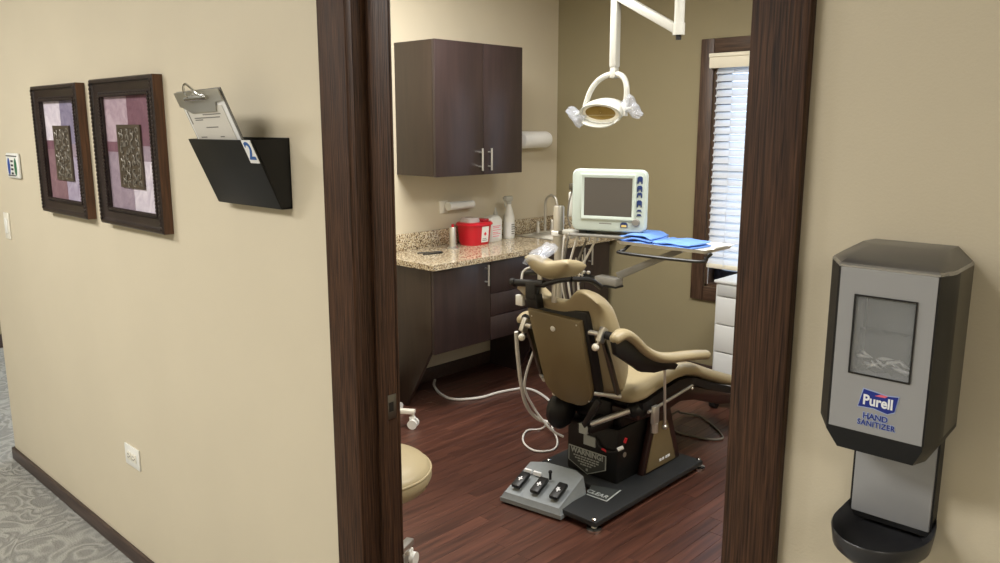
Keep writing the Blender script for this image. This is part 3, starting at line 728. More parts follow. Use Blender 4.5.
b = B(); b.lathe([(.017,.228),(.017,.246),(.012,.250)], (-3.62,2.845,ZT), n=14); b.box((-3.635,2.805,ZT+.248),(-3.605,2.870,ZT+.282), bev=.006); b.cyl((-3.62,2.807,ZT+.268),(-3.62,2.793,ZT+.268),.009,n=10); b.build('sprayer_head', 'white_enamel', sb)
b = B(); b.tube([(-3.62,2.813,ZT+.25),(-3.62,2.805,ZT+.23),(-3.62,2.813,ZT+.21)], .005, n=6); b.build('trigger', 'white_enamel', sb)
b = B(); P = [[(-3.62+.0386*math.cos(a),2.845+.0386*math.sin(a),ZT+z) for a in [math.radians(q) for q in range(-70,61,10)]] for z in (.02,.11)]
b.loft([[p for p in P[0]], [p for p in P[1]]], caps=False); lb = b.build('label', 'paper', sb)
b = B()
for z in (.095,.08,.066,.05,.036): b.box((-3.5835,2.830,ZT+z-.003),(-3.5795,2.860-.4*(z%.02),ZT+z+.003))
b.build('label_print', 'print_grey', lb)
kt = thing('metal_stand', 'small dark bent wire stand lying on the counter by the jamb', 'stand', (-3.50,2.06,ZT))
b = B(); b.tube([(-3.56,1.99,ZT+.004),(-3.53,2.06,ZT+.004),(-3.50,2.12,ZT+.004),(-3.47,2.10,ZT+.004),(-3.48,2.04,ZT+.004),(-3.50,1.98,ZT+.004)], .004, n=6); b.build('wire', 'black_metal', kt)
b = B(); b.box((-3.53,2.01,ZT+.001),(-3.49,2.08,ZT+.006), bev=.002); b.build('plate', 'dark_steel', kt)
rp = thing('charger_outlet', 'white tubular holder plugged into an outlet above the counter', 'outlet', (XW,2.38,1.06))
B().box((XW,2.318,1.06),(XW+.007,2.39,1.138), bev=.002).build('plate', 'ivory', rp)
b = B(); b.cyl((XW+.045,2.355,1.105),(XW+.045,2.565,1.105),.027,.025,n=20); b.ball((XW+.045,2.568,1.105),(.027,.012,.027)); b.build('tube', 'white_plastic', rp)
B().box((XW+.006,2.37,1.085),(XW+.045,2.41,1.125), bev=.004).build('bracket', 'clear_lid', rp)
pt = thing('towel_holder', 'white rounded paper towel holder on the wall right of cabinet', 'towel holder', (XW,3.17,1.44))
b = B(); b.lathe([(.001,-.150),(.030,-.148),(.050,-.135),(.056,-.118),(.056,.118),(.050,.135),(.030,.148),(.001,.150)], n=24, M=Matrix.Translation((XW+.062,3.15,1.505)) @ Matrix.Rotation(PI/2, 4, 'X')); b.build('cover', 'towel_white', pt)
b = B(); b.lathe([(.001,-.121),(.052,-.121),(.0575,-.116),(.0575,-.098),(.056,-.096)], n=24, M=Matrix.Translation((XW+.062,3.15,1.505)) @ Matrix.Rotation(-PI/2, 4, 'X')); b.build('end_band', 'towel_white', pt)
B().box((XW,3.03,1.46),(XW+.03,3.27,1.55), bev=.004).build('back_plate', 'white_plastic', pt)

# ================================================================== DENTAL CHAIR
XC = -2.04
dcx = thing('dental_chair', 'tan vinyl dental chair with black base, seen from behind', 'dental chair', (XC,1.78,0))
def X(o): return XC+o
# base plate with cut-out for the foot control, levelling feet
b = B(); b.prism([(X(.275),1.345),(X(.275),2.19),(X(-.275),2.19),(X(-.275),1.66),(X(.09),1.60),(X(.09),1.345)], 2, .022, .046, bev=.004)
bp = b.build('base_plate', 'base_plate', dcx)
for p in ((X(.258),1.358),(X(.258),2.178),(X(-.25),2.165),(X(-.25),1.685)):
    k = B(); k.lathe([(.030,0),(.032,.004),(.032,.013),(.012,.017),(.010,.0215)], (p[0],p[1],0), n=18); k.build('levelling_foot', 'chrome', bp)
    k = B(); k.lathe([(.010,.0462),(.010,.052),(.005,.056)], (p[0],p[1],0), n=12); k.build('bolt', 'chrome', bp)
# pedestal
b = B(); b.box((X(-.145),1.685,.046),(X(.135),2.10,.30), bev=.012); b.box((X(-.13),1.72,.29),(X(.13),2.05,.42), bev=.02)
b.prism([(1.72,.30),(1.69,.33),(1.69,.42),(2.02,.42),(2.02,.30)], 0, X(-.11), X(.09), bev=.01)
pd = b.build('pedestal', 'black_metal', dcx)
b = B(); b.prism([(1.835,.047),(2.155,.047),(2.045,.34),(1.93,.36)], 0, X(.140), X(.172), bev=.006); b.build('column_frame', 'maroon_metal', dcx)
b = B(); b.prism([(1.858,.058),(2.105,.056),(2.020,.268),(1.925,.285)], 0, X(.172), X(.178), bev=.002); sp_ = b.build('column_panel', 'vinyl_panel', dcx, label='tan trapezoid side panel')
b = B(); 
for y in (1.962,1.984,2.012,2.032): b.box((X(.178),y,.083),(X(.1795),y+.016,.095))
b.build('panel_badge', 'letter_white', sp_)
b = B(); b.prism([(1.835,.047),(2.155,.047),(2.045,.34),(1.93,.36)], 0, X(-.172), X(-.140), bev=.006); b.build('column_frame', 'maroon_metal', dcx)
b = B(); b.prism([(1.858,.058),(2.105,.056),(2.020,.268),(1.925,.285)], 0, X(-.178), X(-.172), bev=.002); b.build('column_panel', 'vinyl_panel', dcx)
# warning sign
ys = 1.684
sgn = [(-2.172,.165),(-1.962,.165),(-1.962,.097),(-2.063,.048),(-2.172,.093)]
sg = B().prism(sgn, 1, ys-.002, ys).build('warning_plate', 'letter_grey', dcx, label='five sided grey plate reading WARNING!')
cen = (-2.067,.112)
B().prism([(cen[0]+(x-cen[0])*.95, cen[1]+(z-cen[1])*.92) for x, z in sgn], 1, ys-.003, ys-.0015).build('plate_field', 'sign_grey', sg)
text('plate_lettering', 'WARNING!', .036, 'letter_grey', sg, face_at(-2.067,ys-.0033,.147), bold=.0012, sx=.98)
b = B()
for z, h in ((.125,.075),(.113,.066),(.101,.05),(.089,.036)):
    k = -h
    while k < h-.006:
        wd = .008+.012*random.random(); b.box((-2.067+k,ys-.0036,z-.003),(-2.067+min(k+wd,h),ys-.0028,z+.003)); k += wd+.004
b.box((-2.071,ys-.0036,.064),(-2.060,ys-.0028,.076)); b.build('small_print', 'letter_grey', sg)
for (x0_, x1_, z0_, z1_) in ((-2.085,-2.020,.190,.235),):
    B().box((x0_,1.6785,z0_),(x1_,1.685,z1_)).build('data_label', 'letter_grey', pd)
# CLEAR strip on the plate
b = B(); b.prism([(-1.985,1.61),(-1.945,1.52),(-1.840,1.525),(-1.858,1.655)], 2, .0462, .0470); cs = b.build('floor_decal', 'sign_grey', bp)
b = B(); b.prism([(-1.945,1.520),(-1.840,1.525),(-1.858,1.655),(-1.865,1.655),(-1.848,1.531),(-1.945,1.526)], 2, .0464, .0474); b.build('decal_edge', 'letter_grey', cs)
text('decal_lettering', 'CLEAR', .040, 'letter_grey', cs, Matrix.Translation((-1.912,1.556,.0474)) @ Matrix.Rotation(math.radians(2), 4, 'Z'), bold=.0005, sx=.9)
# linkage, piston, motor
b = B(); b.cyl((-1.955,1.55,.352),(-1.850,1.685,.404),.0125,n=16); b.build('piston', 'steel', dcx, label='silver piston rod')
b = B(); b.cyl((-1.975,1.545,.345),(-1.953,1.553,.353),.016,n=12); b.build('piston_end', 'black_metal', dcx)
d_ = Vector((-1.885,1.515,.485))-Vector((-1.975,1.535,.345)); b = B(); b.box((0,-.008,-.013),(d_.length,.008,.013), bev=.003)
b.bm.transform(Matrix.Translation((-1.975,1.535,.345)) @ d_.to_track_quat('X','Z').to_matrix().to_4x4()); la = b.build('linkage_arm', 'black_metal', dcx)
B().box((-1.998,1.528,.310),(-1.958,1.545,.352), bev=.002).build('linkage_label', 'letter_grey', la)
b = B(); b.prism([(1.54,.315),(1.70,.30),(1.70,.345),(1.54,.345)], 0, -2.02, -1.94, bev=.006); b.build('lift_bracket', 'black_metal', dcx)
b = B(); b.ball((X(-.13),1.62,.345),(.055,.085,.085)); b.build('motor_cover', 'black_plastic', dcx)
b = B(); b.ball((X(.195),1.745,.400),(.045,.062,.045)); b.build('hinge_cover', 'black_plastic', dcx)
b = B(); b.tube([(X(.02),1.678,.245),(X(.05),1.675,.205),(X(.10),1.675,.195),(X(.15),1.68,.215),(X(.17),1.70,.26)], .004, n=6); b.build('wire', 'black_plastic', dcx)
b = B(); b.cyl((X(.145),1.672,.218),(X(.163),1.69,.230),.009,n=8); b.build('wire_connector', 'white_plastic', dcx)
b = B(); b.cyl((X(.168),1.69,.252),(X(.172),1.695,.272),.007,n=8); b.build('wire_plug', 'red_plastic', dcx)
b = B(); b.cyl((X(.06),1.674,.198),(X(.085),1.674,.193),.005,n=8); b.build('wire_plug', 'red_plastic', dcx)
b = B(); b.cyl((X(.135),1.74,.172),(X(.1375),1.74,.172),.012,n=14); b.build('lock_knob', 'steel', dcx)
for p in ((X(-.12),1.56,.44),(X(-.06),1.58,.425),(X(-.02),1.60,.41)):
    B().ball(p, (.012,.01,.010)).build('cable_clip', 'ivory', dcx)
# seat: black pan and cushion following the seat profile
prof = [(1.640,.490),(1.695,.502),(1.76,.514),(1.88,.532),(2.00,.540),(2.11,.526),(2.20,.498),(2.32,.452),(2.46,.400),(2.62,.345),(2.76,.298)]
def sp_at(t):
    f = t*(len(prof)-1); k = min(int(f), len(prof)-2); f -= k
    a, p, q, d = prof[max(0,k-1)], prof[k], prof[k+1], prof[min(len(prof)-1,k+2)]
    cr = lambda i: .5*(2*p[i]+(q[i]-a[i])*f+(2*a[i]-5*p[i]+4*q[i]-d[i])*f*f+(3*p[i]-a[i]-3*q[i]+d[i])*f**3)
    return cr(0), cr(1)
def sp_n(t):
    a = sp_at(max(0,t-.02)); c = sp_at(min(1,t+.02)); d = Vector((c[0]-a[0], c[1]-a[1])).normalized(); return Vector((-d.y, d.x))
def wseat(t): return .205+.05*math.sqrt(max(0,t)/.14) if t < .14 else .255 if t < .5 else .255-.055*((t-.5)/.5)
def seat_pos(u, v, s):
    t = (v+1)/2; y, z = sp_at(t); n = sp_n(t)
    off = -.029 + s*.029 + (.018*u*u if s > 0 else 0)*abs(s)*(1-t*.7)
    return (X(u*wseat(t)), y+n.x*off, z+n.y*off)
b = B(); b.pillow(seat_pos, nu=20, nv=44, p=10); b.build('seat_cushion', 'vinyl', dcx, ang=60)
b = B(); R = []
for k in range(31):
    t = .10+.90*k/30; y, z = sp_at(t); n = sp_n(t); h = wseat(t)-.004
    lo = -.060; th = .034
    R.append([(X(sx_*h), y+n.x*o_, z+n.y*o_) for sx_, o_ in ((-1,lo),(1,lo),(1,lo-th),(-1,lo-th))])
b.loft(R); b.build('seat_pan', 'black_plastic', dcx)
b = B()
b.prism([(1.70,.400),(1.82,.418),(2.00,.440),(2.12,.425),(2.45,.305),(2.70,.225),(2.70,.190),(2.42,.250),(2.18,.335),(2.05,.360),(1.92,.345),(1.70,.36)], 0, X(-.225), X(.225), bev=.008); b.build('seat_frame', 'maroon_metal', dcx)
rl = B().cyl((X(.2535),1.735,.400),(X(.2535),2.095,.432),.007,n=10).build('side_rail', 'steel', dcx)
B().ball((X(.256),2.09,.420),.008).build('rail_bolt', 'chrome', rl)
# backrest
yb0, zb0 = 1.525, .455; L_ = .515
bd_ = Vector((0,-.296,.955)); bn_ = Vector((0,.955,.296))
def bk(x, s, n): 
    return Vector((X(x), yb0, zb0)) + bd_*s + bn_*n
def wback(q): return .168+.040*math.sin(min(1, max(0,q*1.12+.05))*PI*.55)
def back_pos(u, v, s):
    q = (v+1)/2
    k_ = min(1, max(0, (abs(u)-.30)/.38)); k_ = k_*k_*(3-2*k_)
    top = .016*k_ - .042*(1-k_) - .050*max(0,(abs(u)-.66)/.34)**2
    sv = q*L_ + top*max(0,(q-.5)/.5)**1.3
    th = .036+.036*(1-q)**.8; n0 = .028+.012*(1-q)
    wing = (abs(u)**2.2)*(.095*(1-q*.60))
    n = n0+th*.9 + (s*th*1.15 + (wing if s > 0 else 0)*abs(s)) + wing*.4
    roll = max(0, (q-.72)/.28)**2*.05
    return bk(u*wback(q), sv, n-roll)
b = B(); b.pillow(back_pos, nu=28, nv=30, p=5); b.build('back_cushion', 'vinyl', dcx, ang=60)
def shell(hw0, hw1, s0, s1, n0, n1, bow, rb, name, m, lab=None):
    pts = []
    for k in range(9):                                     # top edge, gently bowed
        u = -1+2*k/8; pts.append((hw1*u, s1-bow*(u*u)*0+(-.012*(u+1)/2)))
    for k in range(7):                                     # rounded lower corners
        a = math.radians(0-90*k/6); pts.append((hw0-rb+rb*math.cos(a), s0+rb+rb*math.sin(a)))
    for k in range(7):
        a = math.radians(270-90*k/6); pts.append((-hw0+rb+rb*math.cos(a), s0+rb+rb*math.sin(a)))
    bb = B(); ins = lambda f: [(x*f, (s-(s0+s1)/2)*f+(s0+s1)/2) for x, s in pts]
    bb.loft([[bk(x,s,n1) for x,s in pts], [bk(x,s,n0+.006) for x,s in pts], [bk(x,s,n0) for x,s in ins(.965)]])
    return bb.build(name, m, dcx, ang=50, label=lab)
shell(.150,.158,-.005,.445,.010,.046,.02,.07,'back_frame','black_plastic')
cvr = shell(.128,.137,-.022,.412,-.012,.012,.02,.100,'back_cover','vinyl_panel','tan hard back cover')
for (x_, s_, r_) in ((-.012,.345,.013),(.118,.385,.004),(.108,.02,.004),(-.118,.385,.004)):
    k = B(); c0 = bk(x_,s_,-.012); k.ball(c0, (r_,r_*.55,r_)); k.build('cover_button', 'white_plastic' if r_ > .01 else 'steel', cvr)
# side struts, clamps and armrests, both sides
for s in (1,-1):
    zo = 0 if s > 0 else -.03
    c0 = Vector((X(s*.205),1.455,.785+zo))
    B().cyl((X(s*.150),1.44,.790+zo), c0, .0105, n=12).build('arm_rod', 'steel', dcx)
    k = B(); k.box((-.012,-.018,-.032),(.012,.018,.030), bev=.005, M=Matrix.Translation(c0+Vector((0,.0,.0))) @ Matrix.Rotation(-.5, 4, 'X')); k = k.build('arm_clamp', 'steel', dcx)
    B().ball((X(s*.195),1.425,.738+zo), .0155).build('clamp_knob', 'ivory', k)
    B().cyl((X(s*.195),1.425,.738+zo),(X(s*.203),1.445,.765+zo),.006,n=8).build('clamp_screw', 'steel', k)
    k = B(); k.prism([(1.452,.765),(1.476,.765),(1.592,.500),(1.568,.496)], 0, X(s*.205)-.008, X(s*.205)+.008, bev=.003); k.build('side_strut', 'dark_steel', dcx)
    B().cyl((X(s*.135),1.505,.512),(X(s*.218),1.580,.500),.0085,n=12).build('strut_rod', 'steel', dcx)
    xa = X(.29) if s > 0 else X(-.262)
    ya = 0 if s > 0 else .075
    B().cyl((X(s*.21),1.462,.785),(xa-s*.01,1.485+ya,.775+zo),.017,n=12).build('arm_pivot', 'black_plastic', dcx)
    ap = [(1.425,.790),(1.47,.800),(1.53,.772),(1.62,.705),(1.72,.656),(1.83,.628),(1.95,.610),(2.06,.592),(2.13,.578)]
    ap = [(y+ya, z+zo) for y, z in ap]
    k = B(); k.tube([(xa,y,z) for y,z in ap], [.024,.034,.034,.034,.034,.034,.034,.034,.026], n=16, smooth=5, ry=.0225)
    k.ball((xa,2.13+ya,.578+zo),(.026,.028,.0225)); k.ball((xa,1.425+ya,.790+zo),(.024,.022,.0225)); k.build('arm_pad', 'vinyl', dcx, ang=60)
    k = B(); k.prism([(y+ya,z+zo) for y,z in ((1.405,.780),(1.44,.798),(1.52,.764),(1.62,.694),(1.72,.645),(1.84,.614),(1.885,.588),(1.86,.570),(1.80,.584),(1.70,.592),(1.60,.618),(1.50,.680),(1.42,.728))], 0, xa-.012, xa+.012, bev=.004); k.build('arm_plate', 'black_plastic', dcx)
    k = B(); k.cyl((xa,1.79+ya,.60+zo),(xa,1.812+ya,.33),.0065,n=10); k.ball((xa,1.813+ya,.322),.012); k = k.build('arm_link', 'steel', dcx)
    k = B(); k.box((X(s*.268)-.010,1.745,.345),(X(s*.268)+.010,1.785,.425), bev=.004); k.cyl((X(s*.268),1.765,.345),(X(s*.268),1.765,.305),.015,n=12); k.build('link_bracket', 'steel', dcx)
# headrest: saddle cushion on black adjuster
def head_pos(u, v, s):
    x_ = u*.112
    sag = .034*abs(u)**1.7 - .008
    return (X(x_)+.002, 1.392+v*.062+.012*u*u, 1.036+sag+s*.038-v*.012)
b = B(); b.pillow(head_pos, nu=26, nv=16, p=4); hd = b.build('headrest_cushion', 'vinyl', dcx, ang=60)
b = B(); b.pillow(lambda u,v,s: (X(-.060+u*.055)+.004*math.sin(5*v), 1.385+v*.055+.004*math.sin(4*u), 1.082+.018*(1-abs(u))+.02*v+.012*u+s*.018+.004*math.sin(8*u+3*v)*abs(s)), nu=12, nv=12); b.build('plastic_cover', 'plastic_film', hd, label='crumpled clear plastic cover')
b = B(); b.box((X(-.098),1.332,.905),(X(-.045),1.362,.975), bev=.008); b.prism([(1.345,.868),(1.39,.868),(1.375,.93),(1.335,.93)], 0, X(-.095), X(-.04), bev=.004); b.build('headrest_bracket', 'black_plastic', dcx)
b = B(); b.cyl((X(-.165),1.350,.962),(X(-.01),1.350,.976),.0155,n=14); b.cyl((X(-.185),1.350,.960),(X(-.163),1.350,.962),.019,n=14); b.build('headrest_knob', 'black_plastic', dcx)
b = B(); b.tube([(X(-.01),1.345,.972),(X(.06),1.345,.998),(X(.12),1.36,1.012)], .010, n=10); b.build('headrest_lever', 'black_plastic', dcx)
b = B(); b.tube([(X(.12),1.36,1.012),(X(.15),1.44,1.00),(X(.16),1.50,.965)], .011, n=10); b.build('headrest_lever', 'black_plastic', dcx)
b = B(); b.cyl((X(-.20),1.43,.985),(X(-.10),1.42,1.005),.011,n=10); b.build('headrest_lever', 'black_plastic', dcx)
b = B(); b.tube([(X(-.14),1.36,.975),(X(-.145),1.38,1.01),(X(-.11),1.40,1.03)], .005, n=8); b.build('headrest_wire', 'white_hose', dcx)
for xx in (-.055,.02):
    B().box((X(xx)-.010,1.372,.90),(X(xx)+.010,1.382,1.02), bev=.002).build('headrest_post', 'steel', dcx)
k = B(); k.box((X(-.215),1.405,.850),(X(-.175),1.425,.895), bev=.003); k.build('control_tag', 'white_plastic', dcx)

# foot control: wedge housing with three pedals
FCX = thing('foot_control', 'grey metal foot control with three black pedals on the floor', 'foot pedal', (-2.085,1.375,0), rotz=math.radians(8), world=False)
hw, d0, d1 = .152, -.075, .190
b = B()
lower = [(-hw,d0),(hw,d0),(hw,d1-.04),(hw*.55,d1),(-hw*.55,d1),(-hw,d1-.04)]
b.loft([[(x,y,.010) for x,y in lower], [(x,y,.028) for x,y in lower]]); b.build('base', 'grey_metal', FCX)
b = B(); zt_ = lambda y: .052+.066*min(1, max(0,(y-d0)/.17))
i1 = .94
b.loft([[(x*.985,y*.985,.028) for x,y in lower], [(x*.965,y*.97+.002,.034) for x,y in lower], [(x*i1*.95,(y-.03)*.90+.03, zt_(y)) for x,y in lower]]); b.build('housing', 'grey_metal', FCX)
for i, xx in enumerate((-.095,0,.095)):
    M = Matrix.Translation((xx,.000,.092)) @ Matrix.Rotation(math.radians(19), 4, 'X')
    k = B(); k.box((-.021,-.046,-.008),(.021,.046,.010), bev=.004, M=M); k = k.build('pedal', 'black_plastic', FCX)
    q = B(); q.box((-.003,-.012,.010),(.003,.012,.0112), M=M); q.box((-.010,-.003,.010),(.010,.003,.0112), M=M)
    if i == 2: q.box((-.010,.006,.010),(.003,.012,.0112), M=M)
    q.build('pedal_mark', 'letter_white', k)
b = B()
for x0_, x1_ in ((-.118,-.082),(-.072,-.035)): b.box((x0_,.060,.100),(x1_,.072,.116))
b.build('legend_label', 'letter_white', FCX)
b = B(); b.cyl((.014,.064,.100),(.014,.064,.130),.006,n=10); b.ball((.014,.064,.134),.009); b.build('toggle', 'black_plastic', FCX)

# ================================================================== DELIVERY UNIT, MONITOR, TRAY
px, py = -2.540, 2.04
du = thing('delivery_unit', 'steel post delivery unit with hoses and tray arm beside the chair', 'dental unit', (px,py,.34))
b = B(); b.box((px-.03,py-.03,.34),(px+.03,py+.03,.42), bev=.008); b.cyl((px,py,.37),(-2.20,1.98,.37),.022,n=14); b.build('mounting_arm', 'black_metal', du)
B().cyl((px,py,.40),(px,py,1.01),.022,n=16).build('post', 'steel', du)
b = B(); b.lathe([(.0265,1.0),(.0275,1.005),(.0275,1.200),(.024,1.208),(.001,1.209)], (px,py,0), n=20); b.build('post_sleeve', 'steel', du)
b = B(); b.lathe([(.028,1.058),(.036,1.062),(.036,1.080),(.028,1.084)], (px,py,0), n=18); b.box((px+.02,py-.012,1.060),(px+.075,py+.012,1.080), bev=.003); b.build('collar', 'white_plastic', du)
b = B(); b.box((-.185,-.095,-.012),(.165,.115,0), bev=.004, M=Matrix.Translation((-2.225,2.05,1.098)) @ Matrix.Rotation(math.radians(19), 4, 'Z')); b.build('shelf', 'grey_plastic', du)
b = B(); b.box((-2.475,1.985,1.075),(-2.40,2.05,1.100), bev=.006); b.build('shelf_end', 'white_enamel', du)
B().box((px+.02,py-.03,1.07),(-2.40,py+.03,1.088), bev=.003).build('shelf_bracket', 'dark_steel', du)
hs_ = [(-2.455,.02),(-2.425,.01),(-2.375,0.01),(-2.325,.02),(-2.275,0.02)]
for i, (xx, dy) in enumerate(hs_):
    k = B(); k.tube([(xx,1.975+dy,1.088),(xx-.005,1.965+dy,1.05),(xx-.012-.010*i,1.965+dy,.97),(xx-.02-.018*i,1.97+dy,.90),(xx-.02-.02*i,2.0,.80),(xx-.02*i-.02,2.05,.66)], .0055, n=8)
    k = k.build('hose', 'grey_hose' if i % 2 else 'white_hose', du)
    B().cyl((xx,1.975+dy,1.060),(xx,1.975+dy,1.086),.011,n=12).build('hose_fitting', 'steel', k)
# lower arm, joint box, inclined tray arm
B().cyl((px+.02,py,.885),(-2.27,2.01,.875),.014,n=12).build('lower_arm', 'black_metal', du)
b = B(); b.box((px-.035,py-.035,.862),(px+.035,py+.035,.908), bev=.006); b.build('arm_collar', 'black_metal', du)
b = B(); b.box((-2.265,1.975,.860),(-2.140,2.035,.898), bev=.005); jb = b.build('joint_box', 'grey_plastic', du)
B().box((-2.265,1.974,.852),(-2.140,2.036,.861)).build('joint_trim', 'black_plastic', jb)
for xx in (-2.345,-2.315): B().ball((xx,1.995,.905), .010).build('arm_knob', 'steel', du)
b = B(); d = Vector((-1.865,2.08,1.052))-Vector((-2.16,2.02,.905)); 
b.prism([(-.0,-.018),(d.length,-.013),(d.length,.013),(0,.018)], 1, -.014, .014, bev=.003)
b.bm.transform(Matrix.Translation((-2.16,2.02,.905)) @ d.to_track_quat('X','Z').to_matrix().to_4x4()); b.build('tray_arm', 'grey_plastic', du)
# black wire rack under the tray
b = B(); b.tube([(-2.10,2.02,1.060),(-2.108,1.985,1.036),(-2.10,1.965,1.026),(-1.72,1.965,1.030),(-1.69,1.985,1.045),(-1.69,2.03,1.058)], .0075, n=8, smooth=3); b.build('tray_handle', 'black_metal', du)
b = B(); b.tube([(-2.385,1.985,.97),(-2.385,1.985,.86),(-2.345,1.985,.86),(-2.345,1.985,.99)], .0035, n=6, smooth=1); b.tube([(-2.392,1.985,.94),(-2.338,1.985,.94)], .003, n=6); b.tube([(-2.392,1.985,.89),(-2.338,1.985,.89)], .003, n=6); b.build('hanger_rack', 'steel', du)
tr_ = thing('instrument_tray', 'shallow white instrument tray on the delivery arm by the window', 'tray', (-1.91,2.10,1.062))
def tray_ring(ins, z): return rrect(-1.922, 2.105, .238-ins, .125-ins, .02, z)
b = B(); b.loft([tray_ring(.012,1.062), tray_ring(0,1.078), tray_ring(-.004,1.079), tray_ring(.003,1.077), tray_ring(.014,1.066)]); b.build('pan', 'white_plastic', tr_)
b = B(); b.tube([(-1.69,2.00,1.076),(-1.665,2.00,1.085),(-1.650,2.06,1.088),(-1.665,2.12,1.085),(-1.69,2.13,1.076)], .005, n=8); b.build('handle', 'steel', tr_)
# blue cloths
def cloth(name, label, cx, cy, hx, hy, z0, layers, rot, hump):
    t = thing(name, label, 'towel', (cx,cy,z0), rotz=rot, group='folded blue towels on the tray', world=False)
    for i in range(layers):
        k = B(); k.pillow(lambda u,v,s: (u*hx+.004*math.sin(3*v+i), v*hy+.004*math.sin(4*u), .0065+.0125*i + s*.0062 + hump*(i+.3)*(max(0,1-((u-.1)/.75)**2))+.002*math.sin(6*u+2*i)), nu=18, nv=12, p=12)
        k.build('fold', 'cloth_blue', t, ang=60)
cloth('folded_towel', 'rumpled blue towel folded on the tray, next to the monitor', -2.068, 2.09, .085, .095, 1.066, 3, .12, .006)
cloth('folded_towel', 'flat blue towel folded on the tray, nearer the window', -1.880, 2.10, .105, .092, 1.066, 2, -.05, .002)
# monitor
mo = thing('patient_monitor', 'pale patient monitor with dark screen and navy buttons', 'monitor', (-2.225,2.05,1.098), rotz=math.radians(19))
mx0, mx1, mz0, mz1, my = -2.402, -2.046, 1.114, 1.402, 1.975
def rr_xz(x0, x1, z0, z1, r, y): 
    return [(p[0], y, p[1]) for p in rrect((x0+x1)/2, (z0+z1)/2, (x1-x0)/2, (z1-z0)/2, r, 0)]
b = B(); b.loft([rr_xz(mx0+.07,mx1-.07,mz0+.01,mz1-.06,.02,my+.17), rr_xz(mx0+.035,mx1-.035,mz0+.006,mz1-.02,.03,my+.10), rr_xz(mx0,mx1,mz0,mz1,.03,my+.035), rr_xz(mx0,mx1,mz0,mz1,.03,my+.012), rr_xz(mx0+.006,mx1-.006,mz0+.006,mz1-.006,.026,my+.002), rr_xz(mx0+.016,mx1-.016,mz0+.016,mz1-.016,.02,my)])
b.build('case', 'monitor_case', mo)
b = B(); b.ring(mx0+.046, mx1-.048, mz0+.056, mz1-.022, [(0,0),(0,-.006),(.005,-.008),(.016,-.004),(.018,.0)], y=my); b.build('bezel', 'monitor_case', mo)
B().box((mx0+.062,my-.003,mz0+.072),(mx1-.064,my-.0005,mz1-.038)).build('screen', 'monitor_screen', mo)
for (z0_, z1_, kind) in ((.062,.028,1),(.098,.070,1),(.124,.101,1),(.168,.136,1),(.191,.179,0),(.211,.199,0)):
    xm = mx1-.030; zz0, zz1 = mz1-z0_, mz1-z1_
    if kind: k = B().prism([(xm-.012,zz0),(xm-.012,zz1-.006),(xm-.006,zz1),(xm+.006,zz1),(xm+.012,zz1-.006),(xm+.012,zz0),(xm+.006,zz0),(xm+.006,zz0+.010),(xm-.006,zz0+.010),(xm-.006,zz0)], 1, my-.003, my+.001)
    else: k = B().prism([(xm-.012,zz0),(xm-.007,zz1),(xm+.007,zz1),(xm+.012,zz0),(xm+.006,zz0+.004),(xm-.006,zz0+.004)], 1, my-.003, my+.001)
    k.build('button', 'navy', mo)
b = B(); b.lathe([(.018,0),(.018,.010),(.014,.014),(.001,.014)], n=20, M=Matrix.Translation((mx1-.042,my,mz0+.049)) @ Matrix.Rotation(PI/2, 4, 'X')); b.build('dial', 'grey_plastic', mo)
k = B().prism([(mx1-.116,mz0+.024),(mx1-.116,mz0+.040),(mx1-.108,mz0+.047),(mx1-.090,mz0+.047),(mx1-.082,mz0+.040),(mx1-.082,mz0+.024)], 1, my-.003, my+.001); k = k.build('power_badge', 'navy', mo)
B().prism([(mx1-.112,mz0+.026),(mx1-.110,mz0+.036),(mx1-.088,mz0+.036),(mx1-.086,mz0+.026)], 1, my-.0042, my-.0025).build('badge_mark', 'yellow_print', k)
B().box((-2.265,my-.0006,mz0+.036),(-2.205,my+.001,mz0+.040)).build('maker_print', 'print_grey', mo)
b = B(); b.box((mx0-.035,my+.05,mz0+.055),(mx0+.004,my+.13,mz0+.175), bev=.008); sm = b.build('side_module', 'white_plastic', mo)
b = B(); b.box((mx0-.026,my+.03,mz0+.185),(mx0+.002,my+.08,mz0+.215), bev=.004); b.build('side_latch', 'dark_steel', mo)
b = B(); b.tube([(mx0-.012,my+.05,mz0+.19),(mx0-.022,my+.03,mz0+.13),(mx0-.028,my+.03,mz0+.06),(mx0-.015,my+.03,mz0+.01)], .004, n=6); b.build('sensor_cable', 'grey_hose', mo)
for xx in (mx0+.05, mx1-.05): B().box((xx-.02,my+.03,1.0982),(xx+.02,my+.15,1.118)).build('foot', 'black_plastic', mo)

# ================================================================== CEILING-MOUNTED OPERATORY LIGHT
ol = thing('operatory_light', 'white ceiling mounted dental operatory light on jointed arm', 'dental light', (-1.94,2.10,1.60))
b = B(); b.cyl((-1.935,2.10,1.985),(-1.935,2.10,H),.022,n=18); b.build('ceiling_post', 'white_enamel', ol)
b = B(); b.lathe([(.026,1.985),(.026,2.035),(.0225,2.036)], (-1.935,2.10,0), n=18); b.build('post_collar', 'white_enamel', ol)
b = B(); b.lathe([(.0,1.965),(.012,1.965),(.012,1.986)], (-1.935,2.10,0), n=12); b.build('post_cap', 'black_plastic', ol)
b = B(); b.lathe([(.07,H-.02),(.07,H-.004),(.06,H-.001)], (-1.935,2.10,0), n=20); b.build('ceiling_flange', 'white_enamel', ol)
b = B(); d = Vector((-2.272,2.10,2.185))-Vector((-1.94,2.10,2.005)); b.box((0,-.020,-.018),(d.length,.020,.022), bev=.008)
b.bm.transform(Matrix.Translation((-1.94,2.10,2.005)) @ d.to_track_quat('X','Z').to_matrix().to_4x4()); b.build('upper_arm', 'white_enamel', ol)
